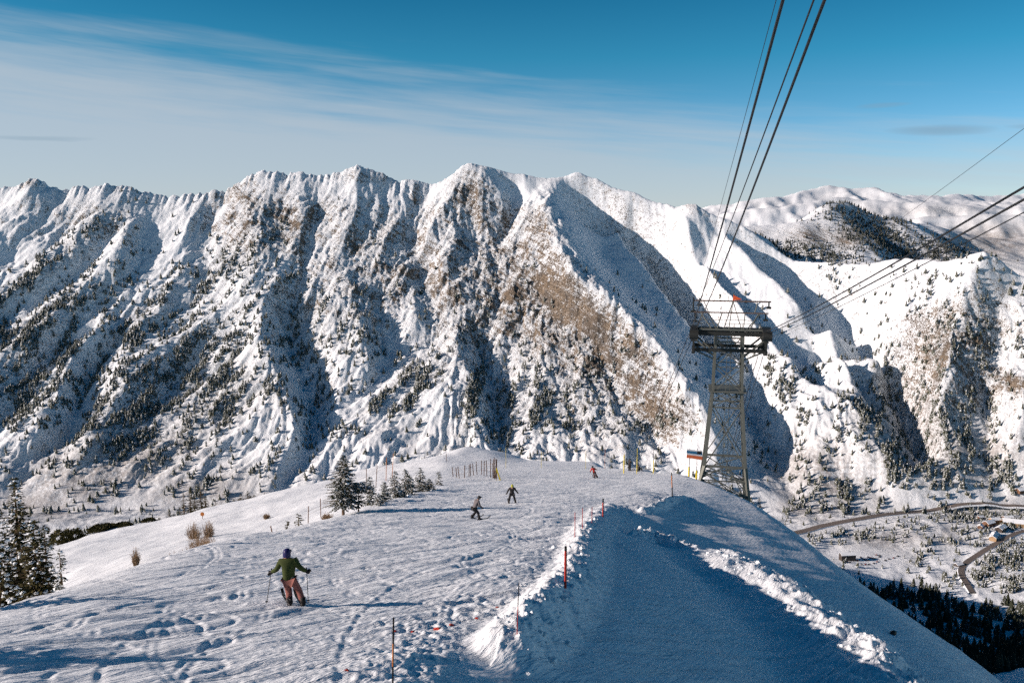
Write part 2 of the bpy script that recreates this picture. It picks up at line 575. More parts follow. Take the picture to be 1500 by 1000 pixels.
lines = [[P3(x, r, float(sky_Y(x))) for x, r in SKY]]
RIB, GUL = -95, 95
far_feats = [
    # --- right of the summit
    ([(805, 262), (805, 290), (812, 330), (824, 370), (846, 402), (885, 428), (930, 450), (965, 495), (990, 530), (1012, 565), (1030, 600), (1050, 650), (1070, 690)],
     [0, -60, -100, -120, -125, -130, -130, -130, -130, -120, -100, -70, -30]),
    ([(858, 256), (868, 300), (893, 345), (922, 385), (955, 425), (990, 465), (1035, 515), (1074, 565), (1102, 615), (1118, 660)],
     [0, 110, 145, 150, 150, 150, 140, 120, 100, 50]),
    ([(893, 268), (908, 310), (935, 345), (970, 385), (1005, 425), (1045, 465), (1088, 510), (1125, 555), (1162, 600), (1205, 645), (1240, 690)],
     [0, -75, -95, -100, -100, -95, -95, -100, -100, -80, -40]),
    ([(930, 279), (950, 318), (985, 358), (1028, 395), (1060, 435), (1093, 475), (1125, 510), (1160, 550), (1190, 590)],
     [0, 30, 45, 40, 30, 20, 10, 0, 0]),
    ([(975, 297), (1005, 335), (1035, 370), (1060, 405), (1087, 440), (1120, 480), (1155, 515), (1190, 560), (1235, 610), (1280, 650), (1330, 690)],
     [0, -20, -50, -70, -80, -85, -85, -80, -75, -70, -40]),
    ([(1035, 309), (1052, 340), (1080, 385), (1110, 420), (1150, 460), (1180, 500), (1210, 540), (1250, 590), (1290, 630)],
     [0, 40, 65, 75, 75, 60, 50, 45, 30]),
    ([(1055, 315), (1080, 350), (1110, 385), (1140, 412), (1175, 440), (1210, 475), (1240, 520), (1262, 570), (1290, 610)],
     [0, -30, -50, -60, -65, -65, -60, -50, -20]),
    ([(1100, 336), (1130, 372), (1160, 400), (1195, 430), (1230, 465), (1255, 510), (1275, 560), (1300, 600), (1330, 645), (1362, 695)],
     [0, 40, 60, 80, 100, 110, 120, 120, 90, 40]),
    # --- right hill
    ([(1445, 366), (1425, 400), (1405, 450), (1395, 500), (1385, 550), (1370, 600), (1385, 660), (1410, 710)],
     [0, -40, -60, -80, -90, -80, -50, -20]),
    ([(1250, 382), (1255, 420), (1262, 460)], [0, 50, 80]),
    ([(1330, 376), (1320, 420), (1300, 470), (1290, 520), (1285, 560)], [0, -20, -30, -30, 20]),
    ([(1480, 388), (1470, 440), (1460, 500), (1450, 560), (1440, 620), (1450, 690)], [0, 30, 60, 70, 60, 20]),
    ([(1540, 420), (1525, 480), (1500, 560), (1490, 640), (1500, 700)], [0, -60, -80, -60, -20]),
    # --- centre
    ([(685, 235), (700, 250), (718, 262), (735, 278)], [0, -8, -20, -25]),
    ([(712, 241), (728, 256), (738, 268), (750, 300), (752, 330), (735, 370)], [0, 30, 40, 50, 60, 50]),
    ([(685, 235), (668, 262), (652, 290), (640, 330), (648, 370), (655, 410)], [0, -30, -50, -60, -60, -55]),
    ([(790, 259), (775, 285), (765, 320), (760, 360), (770, 400), (790, 440), (830, 480), (870, 520), (900, 560), (930, 600), (960, 650)],
     [0, -20, -45, -60, -70, -80, -85, -85, -80, -60, -20]),
    ([(757, 320), (735, 380), (715, 420), (690, 455)], [20, 40, 40, 30]),
    ([(600, 262), (596, 290), (585, 320), (580, 340), (592, 385), (605, 430), (613, 462)], [0, -30, -55, -70, -85, -90, -60]),
    ([(615, 264), (622, 295), (612, 330), (602, 365), (615, 410), (628, 450), (640, 490)], [0, 70, 55, 60, 70, 60, 30]),
    ([(530, 243), (520, 280), (510, 320), (500, 360), (503, 400), (520, 435), (530, 480), (540, 535)], [0, -40, -60, -60, -70, -80, -85, -50]),
    ([(552, 253), (548, 300), (540, 350), (535, 400), (545, 450), (556, 500), (560, 550)], [0, 50, 50, 55, 75, 75, 30]),
    ([(664, 470), (676, 520), (690, 565), (702, 605), (714, 648)], [-40, -80, -95, -80, -30]),
    ([(690, 470), (703, 520), (716, 570), (726, 620), (732, 655)], [40, 70, 80, 70, 20]),
    ([(760, 500), (760, 550), (750, 600), (740, 650)], [-20, -40, -40, -10]),
    ([(655, 480), (640, 520), (600, 555), (565, 580), (535, 615), (500, 660)], [-30, -50, -50, -50, -40, -10]),
    ([(600, 520), (560, 545), (520, 580), (480, 620)], [40, 40, 40, 20]),
    # --- left of centre
    ([(440, 250), (445, 280), (440, 320), (420, 360), (408, 400), (372, 432), (330, 457), (290, 482), (250, 506), (205, 535), (175, 570), (150, 600), (125, 645), (100, 700)],
     [0, -30, -40, -50, -70, -85, -85, -85, -85, -85, -80, -70, -60, -30]),
    ([(408, 400), (385, 440), (380, 480), (395, 520), (410, 560), (428, 600), (432, 640), (405, 690), (385, 720)],
     [-70, -90, -100, -105, -105, -100, -80, -40, -10]),
    ([(425, 425), (415, 470), (425, 520), (450, 570), (465, 610), (458, 650), (435, 690), (410, 725)],
     [20, 70, 90, 100, 100, 80, 50, 20]),
    ([(480, 256), (478, 300), (470, 350), (470, 400), (478, 450), (490, 500), (500, 550), (490, 600), (470, 640), (450, 690)],
     [0, -30, -35, -40, -50, -60, -60, -50, -40, -10]),
    ([(460, 257), (462, 300), (455, 350), (445, 390), (440, 420)], [0, 40, 40, 40, 40]),
    ([(350, 264), (352, 290), (368, 320), (385, 350), (403, 372)], [0, -40, -60, -60, -60]),
    ([(380, 250), (392, 290), (402, 330), (415, 352)], [0, 30, 50, 50]),
    ([(318, 281), (300, 295), (285, 312), (277, 330), (272, 360), (262, 400), (240, 440), (205, 480), (180, 520)], [0, -40, -60, -70, -80, -70, -60, -50, -40]),
    ([(335, 276), (328, 300), (312, 330), (303, 365), (300, 400), (280, 440), (250, 475)], [0, 60, 90, 90, 60, 40, 20]),
    ([(212, 283), (203, 305), (192, 330), (182, 360), (160, 390), (130, 420), (95, 455), (50, 490), (0, 520), (-60, 560)], [0, -40, -55, -65, -70, -70, -70, -70, -70, -50]),
    ([(232, 285), (222, 310), (212, 345), (205, 385), (180, 425), (140, 460), (110, 500), (80, 540), (40, 590)], [0, 35, 50, 60, 60, 60, 60, 60, 40]),
    ([(157, 267), (145, 295), (135, 330), (125, 355), (100, 375), (60, 400), (20, 425), (-30, 460)], [0, -35, -50, -60, -60, -60, -60, -60]),
    ([(185, 270), (168, 305), (152, 345), (140, 380), (110, 410), (60, 440), (0, 475)], [0, 25, 40, 50, 50, 50, 50]),
    ([(112, 275), (100, 300), (88, 335), (60, 355), (20, 380), (-20, 410)], [0, 30, 40, 40, 40, 40]),
    ([(47, 257), (40, 280), (25, 305), (5, 335), (-30, 370)], [0, -40, -60, -60, -60]),
    ([(6, 272), (-5, 300), (-25, 330), (-60, 370)], [0, 60, 80, 60]),
    # --- lower left ribs
    ([(165, 470), (140, 490), (112, 505), (95, 545), (80, 585), (55, 618), (0, 660), (-50, 700)], [-40, -60, -80, -90, -90, -80, -50, -20]),
    ([(185, 470), (165, 510), (140, 545), (118, 590), (108, 625), (95, 655), (50, 690), (0, 735)], [40, 70, 80, 80, 70, 60, 40, 20]),
    ([(150, 600), (140, 630), (150, 660), (170, 700)], [-60, -60, -40, 0]),
    ([(60, 520), (40, 560), (20, 600), (-20, 650)], [50, 60, 60, 40]),
    ([(0, 520), (-20, 580), (-40, 640)], [-60, -60, -30]),
    ([(300, 520), (260, 560), (230, 600), (200, 650), (170, 680)], [30, 40, 40, 30, 10]),
    ([(360, 500), (340, 550), (310, 600), (290, 650), (270, 700)], [-20, -35, -40, -30, -5]),
]
for pts, d in far_feats:
    x0 = pts[0][0]
    k = 0.62 if x0 < 460 else (0.42 if x0 < 800 else 1.0)
    k = {408: .95, 425: .95, 664: .9, 690: .9, 685: 1.0, 712: 1.0, 165: .8, 185: .8, 805: 2.0, 858: 1.5, 790: 1.1, 893: 0.8, 930: 1.2, 975: 1.6, 1035: 1.5, 1055: 1.5, 1100: 1.5}.get(x0, k)
    if x0 < 800 and x0 not in (685, 712):
        d = [x * float(np.interp(q[1], [290, 420, 500], [.45, .85, .9])) for x, q in zip(d, pts)]
    lines.append(fl(pts, [x * k for x in d]))

pts3 = []
for px in range(-250, 1851, 75):            # foot of the wall, canyon floor, near side
    pts3.append(P3(px, 748, 2480))
    u = ray(px, 800)[0]
    pts3.append((u * 2330, 2330, -872 + 4 * math.sin(px * .02)))
    pts3.append((u * 2100, 2100, -884 + 6 * math.sin(px * .013)))
    # unseen spur added behind the run to shade the forest on its right
    up = float(np.interp(px, [450, 600, 1130, 1260], [0, 1, 1, 0]))
    pts3.append((u * 1880, 1880, -868 + 8 * math.sin(px * .017) + 125 * up))
    pts3.append((u * 1660, 1660, -838 + 195 * up))
    pts3.append((u * 1400, 1400, -765 + 205 * up))
    pts3.append((u * 1150, 1150, -668 + 215 * up))
    pts3.append((u * 900, 900, -560 + 210 * up))
    pts3.append((u * 600, 600, -410 + 160 * up))
    pts3.append((u * 280, 280, -215))
    s = sky_Y(px)                           # behind the crest
    w = P3(px, float(sky_row(px)), float(s))
    pts3.append((w[0] * 1.06, s * 1.06, w[2] - 190 * (1 if px < 1150 else 1.7)))
    pts3.append((w[0] * 1.25, s * 1.28, -600))
    pts3.append((w[0] * 1.7, 6800, -700))
FR = Raster(-3900, 4200, 260, 5700, 10.0)
tin_raster(FR, lines, pts3)
base = blur(FR.A, 1.3)
gy_, gx_ = np.gradient(blur(FR.A, 4), FR.step)

nc, uL, uR = 1060, -0.74, 0.74
us = np.linspace(uL, uR, nc)
Yr = np.concatenate([np.arange(280, 1250, 30), np.arange(1250, 2250, 9.5), np.arange(2250, 4060, 4.9), np.arange(4060, 4330, 7), np.arange(4335, 4500, 16), np.arange(4500, 5650, 90)])
U, Yg = np.meshgrid(us, Yr)
Xg = U * Yg
H = FR.sample(Xg, Yg, base)
gx = FR.sample(Xg, Yg, gx_)
gy = FR.sample(Xg, Yg, gy_)
PX, PR = to_px(Xg, Yg, H)

def blob0(px, row, cx, cy, rx, ry):
    return np.exp(-(((px - cx) / rx) ** 2 + ((row - cy) / ry) ** 2))


ROAD_A = [(1150, 786), (1175, 779), (1210, 771), (1260, 761), (1300, 754), (1350, 746), (1400, 741.5), (1440, 741), (1480, 742.5), (1530, 746), (1580, 750)]
ROAD_B = [(1560, 768), (1500, 778), (1475, 787), (1450, 801), (1425, 818), (1410, 831), (1409, 842), (1417, 856), (1425, 870)]
rd_ = np.minimum(seg_dist(PX, PR, ROAD_A)[0], seg_dist(PX, PR, ROAD_B)[0])
flatm = np.clip(sstep(2, 9, rd_), 0, 1) * (1 - np.clip(1.6 * np.maximum(blob0(PX, PR, 1275, 815, 45, 14), blob0(PX, PR, 1460, 772, 35, 12)), 0, 1))
floor = 1 - sstep(2440, 2600, Yg)
wall = sstep(2440, 2750, Yg)
steep = np.sqrt(gx ** 2 + gy ** 2)
# hollows carved under the second summit to put its face in shade
hd = seg_dist(PX, PR, [(854, 272), (876, 325), (906, 368), (944, 408), (990, 450), (1030, 500)])[0]
H -= 80 * np.exp(-(hd / 40) ** 2) * wall * sstep(0, 120, np.abs(Yg - sky_Y(PX)))
hd = seg_dist(PX, PR, [(893, 322), (932, 368), (978, 412), (1022, 456), (1055, 500)])[0]
H -= 62 * np.exp(-(hd / 30) ** 2) * wall * sstep(0, 120, np.abs(Yg - sky_Y(PX)))
# keep the crest line, carve everything below it
crest_d = np.abs(Yg - sky_Y(PX))
keep = 0.25 + 0.75 * sstep(0, 160, crest_d)
wx = fbm(Xg / 300, Yg / 300, 3, 5) * 60
wy = fbm(Xg / 300 + 9, Yg / 300, 3, 6) * 60
skew = np.interp(PX, [0, 600, 760, 900, 1500], [.5, .35, 0, -.45, -.5])
G = gullies(Xg + wx, Yg + wy, gx + skew * wall, gy, 1 / 170.0, 5, 3, 0.62, 0.4)
amp = wall * (0.15 + 0.85 * flatm) * (0.35 + 0.65 * sstep(0.2, 0.6, steep)) * keep


def blob(px, row, cx, cy, rx, ry, ang=0.0):
    a = math.radians(ang)
    dx, dy = px - cx, row - cy
    x = dx * math.cos(a) + dy * math.sin(a)
    y = -dx * math.sin(a) + dy * math.cos(a)
    return np.exp(-((x / rx) ** 2 + (y / ry) ** 2))


def region(px, row, lst):
    m = np.zeros_like(px)
    for b in lst:
        m = np.maximum(m, (b[5] if len(b) > 5 else 1.0) * blob(px, row, *b[:5]))
    return m


# smooth snow faces without relief (bowls, big couloirs)
SMOOTH = [(765, 275, 30, 22, 0), (850, 300, 60, 30, 60), (880, 350, 70, 36, 50), (930, 400, 90, 40, 50), (1110, 400, 80, 40, 50, .7), (1010, 380, 80, 40, 50, .7), (1000, 500, 90, 30, 50, .9), (1060, 560, 60, 40, 50, .8), (1060, 400, 70, 30, 55, .7),
          (1130, 450, 90, 30, 50, .8), (1200, 420, 60, 30, 20, .8), (1285, 460, 30, 60, 0, .8), (240, 340, 40, 50, -30, .5), (345, 470, 50, 14, -30, .7),
          (1400, 400, 50, 30, 0, .5), (1230, 480, 60, 20, 50, .7)]
sm = region(PX, PR, SMOOTH)
G *= (1 - 0.93 * sm)
H = H + G * 11.0 * amp
rock_amp = (1 - 0.93 * sm) * wall * keep * flatm
H += fbm(Xg / 85, Yg / 85, 5, 11, 0.55) * 11 * rock_amp
H += fbm(Xg / 190, Yg / 260, 2, 12, 0.5) * 11 * rock_amp
H += fbm(Xg / 34, Yg / 50, 3, 23, 0.5, True) * 3.2 * rock_amp
# rock relief
ROCKS = [(480, 320, 90, 45, 20, .55), (390, 330, 60, 30, 60, .7), (430, 350, 50, 14, 25, .9), (690, 285, 45, 40, 0, .9), (790, 330, 30, 50, -20, 1.0), (650, 330, 90, 50, 0, .6),
         (700, 400, 60, 60, 0, .8), (800, 430, 90, 60, 30, 1.0), (870, 480, 80, 50, 40, 1.0), (820, 500, 90, 60, 20, 1.0), (930, 520, 60, 70, 40, .9),
         (960, 600, 60, 40, 20, .8), (560, 350, 60, 60, 0, .7), (630, 430, 40, 40, 0, .7), (740, 470, 50, 40, 0, .8), (850, 580, 70, 40, 0, .5),
         (1420, 500, 50, 16, 20, 1.0), (1470, 560, 50, 20, 20, 1.0), (1380, 490, 20, 14, 0, .8), (1010, 305, 28, 10, 20, .8), (40, 268, 20, 12, 0, .8),
         (170, 275, 15, 15, 0, .5), (610, 290, 14, 22, 0, .8), (1380, 560, 60, 50, 0, .45), (530, 260, 60, 12, 0, .6), (360, 290, 18, 40, -50, .9), 
         (300, 300, 14, 18, 0, .4), (900, 330, 30, 14, 50, .5), (950, 380, 26, 30, 50, .6), (980, 430, 20, 30, 40, .5)]
rk = region(PX, PR, ROCKS)
broad = region(PX, PR, [(560, 400, 190, 120, 0, .62), (740, 430, 180, 150, 0, .82), (880, 540, 130, 110, 20, .8), (400, 330, 120, 70, 0, .7), (1400, 520, 110, 110, 0, .5), (180, 320, 200, 50, 0, .4)])
rk = np.maximum(rk * .85, broad * (0.7 + 1.1 * np.abs(fbm(Xg / 120, Yg / 120, 3, 55)))) * wall * (1 - sm)
n_r = fbm(Xg / 26, Yg / 60, 4, 41, 0.65, True)
H += n_r * 8.0 * rk * keep
H += np.abs(fbm(Xg / 15, Yg / 18, 3, 47, 0.65)) * 15.0 * rk * keep
# tilted ledges through the crags
ct, st_a = math.cos(.5), math.sin(.5)
led = (H * ct + (Xg + 30 * perlin(Xg / 120, Yg / 120, 51)) * st_a + 0.18 * Yg) / 19.0
H += rk * keep * 5.5 * (np.abs((led % 1.0) - 0.5) * 2 - .5)
# strata on the right hill
st = region(PX, PR, [(1420, 500, 60, 18, 20, 1.0), (1470, 555, 55, 26, 20, 1.0)])
tt = (H + 0.35 * Xg) / 22.0
H += st * 9 * (np.abs((tt % 1.0) - 0.5) * 2)
# valley floor relief
H += fbm(Xg / 160, Yg / 160, 4, 61, 0.5) * 26 * floor * sstep(1900, 1500, Yg) * flatm
H += fbm(Xg / 90, Yg / 90, 4, 62, 0.5) * 9 * floor * flatm
# the far crest: jagged
cj = np.exp(-(crest_d / 60) ** 2)
H += cj * (0.6 * fbm(Xg / 95, Yg / 400, 5, 71, 0.7) + 0.4 * fbm(Xg / 28, Yg / 400, 3, 72, 0.6, True)) * np.interp(PX, [0, 600, 700, 900, 1060, 1200, 1500], [26, 26, 8, 5, 10, 5, 9])
# brush zones: fine leafless scrub over the lower slopes
BRUSH = [(150, 690, 160, 55, -10, 1.0), (300, 720, 120, 40, 0, .8), (60, 740, 90, 30, 0, .9), (1200, 690, 110, 55, 20, 1.0), (1330, 640, 80, 60, 30, .75), (1440, 660, 80, 50, 0, .9),
         (1300, 790, 70, 20, 0, .8), (1380, 780, 50, 22, 0, .6), (1180, 740, 60, 30, 30, .9), (900, 660, 140, 20, 0, .35), (600, 640, 120, 30, 0, .25), (330, 600, 120, 60, -30, .35),
         (1480, 740, 40, 20, 0, .6), (1430, 330, 90, 20, 0, .3)]
PX, PR = to_px(Xg, Yg, H)
br = region(PX, PR, BRUSH)
TREES = [(60, 400, 110, 16, -38, .9), (60, 480, 130, 30, -35, .9), (30, 560, 60, 60, -50, 1.0), (140, 440, 80, 24, -40, .6), (200, 480, 110, 26, -40, .85),
         (300, 490, 110, 9, -32, 1.3), (250, 560, 120, 45, -40, 1.0), (190, 600, 70, 50, -50, 1.2), (320, 580, 70, 35, -45, .9), (260, 640, 60, 24, -20, .7),
         (330, 400, 70, 30, -40, .5), (450, 480, 40, 60, 0, .4), (480, 560, 30, 40, 0, .25), (320, 700, 70, 14, -20, .3), (90, 520, 30, 40, 0, .7), (400, 580, 20, 50, 0, .35),
         (620, 560, 60, 10, -52, .9), (570, 575, 50, 9, -45, .8), (740, 600, 30, 40, 0, .8), (690, 590, 14, 60, 15, .8), (790, 590, 60, 40, 0, .5), (810, 620, 50, 20, 0, .6),
         (900, 625, 80, 12, 0, .6), (440, 620, 30, 40, 0, .2), (1150, 560, 40, 24, 10, .5), (1170, 600, 40, 14, 30, .4), (1230, 420, 40, 30, 20, .3), (1270, 600, 40, 50, 40, .5),
         (1300, 520, 20, 60, 0, .4), (1430, 430, 70, 40, -30, .4), (1400, 500, 70, 60, 0, .35), (1340, 400, 40, 20, 0, .3), (1450, 480, 40, 60, 0, .3),
         (1385, 640, 30, 45, 0, 1.2), (1420, 690, 90, 25, 0, .7), (1330, 560, 40, 60, 0, .3), (1440, 600, 70, 40, 0, .3), (1320, 680, 60, 26, 40, .8), (1220, 730, 60, 30, 0, .35),
         (1260, 650, 60, 12, 50, .6), (640, 540, 20, 30, 0, .3), (520, 500, 40, 50, 0, .25), (380, 690, 60, 20, 0, .2), (1480, 700, 40, 20, 0, .6)]
TREES_VALLEY = [(1330, 790, 110, 30, 0, .22), (1430, 790, 60, 40, 0, .3), (1230, 790, 60, 16, 0, .3), (1250, 782, 70, 10, 0, .6), (1320, 770, 60, 14, 0, .35), (1420, 756, 60, 9, 0, 1.0), (1480, 765, 40, 14, 0, .9), (1460, 800, 50, 14, -40, 1.0), (1490, 820, 30, 26, 0, 1.0),
                (1440, 840, 60, 14, -10, .8), (1395, 795, 16, 10, -30, .9), (1340, 820, 20, 9, -20, .9), (1385, 760, 20, 8, 0, .4), (1480, 850, 30, 20, 0, .9), (1360, 800, 14, 30, -50, .3)]
td = region(PX, PR, TREES)
b_attr = br * (0.75 + 0.25 * perlin(Xg / 60, Yg / 60, 81))
snow_s = sm
FARH = dict(us=us, Yr=Yr, H=H)


def far_z(x, y):
    """ground height of the far terrain at scalar/array x, y"""
    x = np.asarray(x, float); y = np.asarray(y, float)
    u = np.clip(x / y, uL, uR - 1e-6)
    fi = np.clip((u - uL) / (uR - uL) * (nc - 1), 0, nc - 1.001)
    i = fi.astype(int)
    j = np.clip(np.searchsorted(Yr, y) - 1, 0, len(Yr) - 2)
    fj = np.clip((y - Yr[j]) / (Yr[j + 1] - Yr[j]), 0, 1)
    fi = fi - i
    return (H[j, i] * (1 - fi) + H[j, i + 1] * fi) * (1 - fj) + (H[j + 1, i] * (1 - fi) + H[j + 1, i + 1] * fi) * fj


def far_material():
    t = NT("snowy_mountain")
    co = t.coords()
    geo = t.N.new('ShaderNodeNewGeometry')
    sepn = t.N.new('ShaderNodeSeparateXYZ')
    t.link(geo.outputs['Normal'], sepn.inputs[0])
    nz = sepn.outputs[2]
    rock = t.attr('rock')
    brush = t.attr('brush')
    tree = t.attr('wood')
    big = t.noise(0.016, 3, 0.5, co)
    med = t.noise(0.05, 4, 0.62, co, 0.4)
    fine = t.noise(0.22, 5, 0.75, co)
    # rock shows where it is steep, where the mask says crag, broken up by snow
    st_ = t.step(nz, 0.72, 0.50)
    v = t.math('ADD', t.math('MULTIPLY', rock, 0.50), t.math('MULTIPLY', st_, 0.22))
    mp = t.N.new('ShaderNodeMapping')
    mp.inputs['Scale'].default_value = (0.008, 0.008, 0.075)
    t.link(t.coords((1, 1, 1), (0.12, -0.60, 0.0)), mp.inputs['Vector'])
    strata = t.noise(1.0, 4, 0.6, mp.outputs[0], 0.5)
    v = t.math('ADD', v, t.math('MULTIPLY', t.math('MULTIPLY', t.math('SUBTRACT', strata, 0.5), rock), 1.1))
    v = t.math('ADD', v, t.math('MULTIPLY', t.math('SUBTRACT', med, 0.5), 0.7))
    v = t.math('ADD', v, t.math('MULTIPLY', t.math('SUBTRACT', fine, 0.5), 1.7))
    rm = t.step(v, 0.27, 0.47)
    rc = t.mix(t.step(big, 0.4, 0.62), (0.38, 0.305, 0.22), (0.23, 0.205, 0.175))
    rc = t.mix(t.step(fine, 0.35, 0.62), rc, (0.10, 0.085, 0.07))
    col = t.mix(rm, SNOW, rc)
    # scrub
    bn = t.noise(0.11, 5, 0.75, co)
    bm = t.math('MULTIPLY', brush, t.step(t.math('ADD', bn, t.math('MULTIPLY', big, 0.35)), 0.48, 0.74))
    col = t.mix(t.math('MULTIPLY', bm, 0.9), col, (0.17, 0.135, 0.105))
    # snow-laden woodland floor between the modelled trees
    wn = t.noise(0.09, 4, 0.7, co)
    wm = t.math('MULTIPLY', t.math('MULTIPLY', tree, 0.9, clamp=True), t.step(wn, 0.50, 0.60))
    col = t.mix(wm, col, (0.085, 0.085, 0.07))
    t.color(col)
    t.set(Roughness=0.85)
    t.bsdf.inputs['Specular IOR Level'].default_value = 0.03
    b = t.bump(t.noise(0.035, 6, 0.6, co), 0.55, 4.0)
    rel = t.math('MULTIPLY', t.math('ADD', fine, strata), t.math('ADD', t.math('MULTIPLY', rock, 1.0), t.math('ADD', 0.15, t.math('MULTIPLY', tree, 0.4))))
    t.bump(rel, 1.0, 9.0, b)
    return t.m


MAT_FAR = far_material()
mount = grid_mesh("mountain", Xg, Yg, H, MAT_FAR, dict(rock=rk * (1 - sm), brush=b_attr, wood=np.maximum(td, 0.8 * region(PX, PR, TREES_VALLEY))))
tag(mount, kind='structure')

# ------------------------------------------------------------------ farther hills
fl_lines = [
    [P3(*p) for p in [(1010, 345, 6200), (1060, 335, 6100), (1100, 334, 6100), (1130, 330, 6200), (1170, 322, 6300), (1195, 312, 6300), (1215, 307, 6300), (1230, 300, 6400), (1245, 297, 6500),
                      (1262, 300, 6500), (1280, 308, 6450), (1310, 315, 6400), (1330, 328, 6300), (1350, 345, 6200), (1385, 375, 6000), (1420, 390, 5900)]],
    [P3(*p) for p in [(1215, 307, 6300), (1228, 325, 6050), (1245, 343, 5850), (1262, 362, 5650), (1285, 385, 5500)]],
    [P3(*p) for p in [(1290, 350, 6250), (1310, 362, 6100), (1330, 380, 5800)]],
    [P3(*p) for p in [(850, 290, 5300), (1000, 303, 5200), (1060, 322, 5200), (1120, 345, 5150)]],  # extra ridge out of sight behind the crest, added to cast shade
    [P3(*p) for p in [(1120, 335, 6150), (1140, 355, 5900), (1160, 372, 5700)]],
    [P3(*p) for p in [(900, 330, 15000), (1000, 312, 15000), (1060, 303, 15000), (1080, 297, 15000), (1100, 293, 15200), (1125, 294, 15500), (1150, 288, 15500), (1175, 284, 16000),
                      (1200, 278, 16000), (1212, 276, 16000), (1225, 279, 16000), (1240, 276, 16000), (1260, 282, 16000), (1290, 280, 16000), (1310, 287, 16000), (1330, 292, 16500), (1400, 291, 17000),
                      (1440, 298, 17000), (1470, 293, 18000), (1500, 290, 18000), (1560, 292, 18000), (1700, 288, 18000), (1800, 292, 18000)]],
    [P3(*p) for p in [(1080, 312, 11000), (1150, 305, 11000), (1220, 296, 11500), (1290, 300, 11500), (1350, 308, 11000), (1420, 305, 11000), (1500, 312, 11000), (1700, 310, 11000)]],
    [P3(*p) for p in [(1350, 318, 8500), (1400, 322, 8500), (1450, 318, 8500), (1500, 330, 8300), (1600, 325, 8300), (1750, 330, 8300)]],
    [P3(*p) for p in [(1420, 345, 7200), (1470, 350, 7000), (1520, 352, 7000), (1700, 350, 7000)]],
]
fpts = []
for px in range(-300, 1900, 100):
    u = ray(px, 400)[0]
    fpts += [(u * 5000, 5000, -760), (u * 7600, 7600, -620 if px < 1300 else -520), (u * 9800, 9800, -520), (u * 13200, 13200, -300),
             (u * 21000, 21000, -500), (u * 40000, 40000, -300)]
    if px < 880:
        fpts.append((u * 15000, 15000, 150))
HR = Raster(-26000, 30000, 4900, 40000, 60.0)
tin_raster(HR, fl_lines, fpts)
hb = blur(HR.A, 1.0)
hgy, hgx = np.gradient(blur(HR.A, 3), HR.step)
us2 = np.linspace(-0.7, 0.74, 560)
Yr2 = np.concatenate([np.arange(5000, 7200, 20), np.geomspace(7200, 19000, 160), np.geomspace(19500, 39000, 20)])
U2, Y2 = np.meshgrid(us2, Yr2)
X2 = U2 * Y2
H2 = HR.sample(X2, Y2, hb)
G2 = gullies(X2, Y2, HR.sample(X2, Y2, hgx), HR.sample(X2, Y2, hgy), 1 / 700.0, 4, 91, 0.5, 0.3)
H2 += G2 * np.interp(Y2, [5000, 7000, 12000, 18000], [16, 26, 42, 45])
H2 += fbm(X2 / 500, Y2 / 500, 5, 93, 0.5) * np.interp(Y2, [5000, 7000, 12000, 18000], [35, 50, 60, 70])
PX2, PR2 = to_px(X2, Y2, H2)
w2 = region(PX2, PR2, [(1290, 345, 80, 26, 30, 1.5), (1380, 375, 50, 16, 20, 1.5), (1180, 372, 60, 14, 10, 1.5), (1380, 308, 50, 6, 0, .7), (1120, 300, 40, 8, 0, .4), (1460, 390, 60, 20, 0, .6)])  # dark woods, also painted in for the shade the hill lacks
r2 = region(PX2, PR2, [(1190, 345, 50, 20, 0, .9), (1240, 350, 30, 20, 0, 1.0), (1110, 340, 30, 8, 0, .6)])
b2 = region(PX2, PR2, [(1460, 355, 80, 30, 0, .9), (1350, 310, 100, 12, 0, .3)])
hills = grid_mesh("hills", X2, Y2, H2, MAT_FAR, dict(rock=r2, brush=b2, wood=w2))
tag(hills, kind='structure')
# ------------------------------------------------------------------ near ground: the ski run and its flanks
def EX(Y):      # lip where the run breaks to the right
    return np.interp(Y, [0, 18, 21.7, 25.7, 28, 29.9, 33, 46, 60, 80, 107, 140], [-3.4, -3.0, -2.7, -2.3, -0.6, 0.6, 1.9, 3.6, 6.2, 15, 24, 25])


def prun(Y):
    return -6 - 0.265 * Y


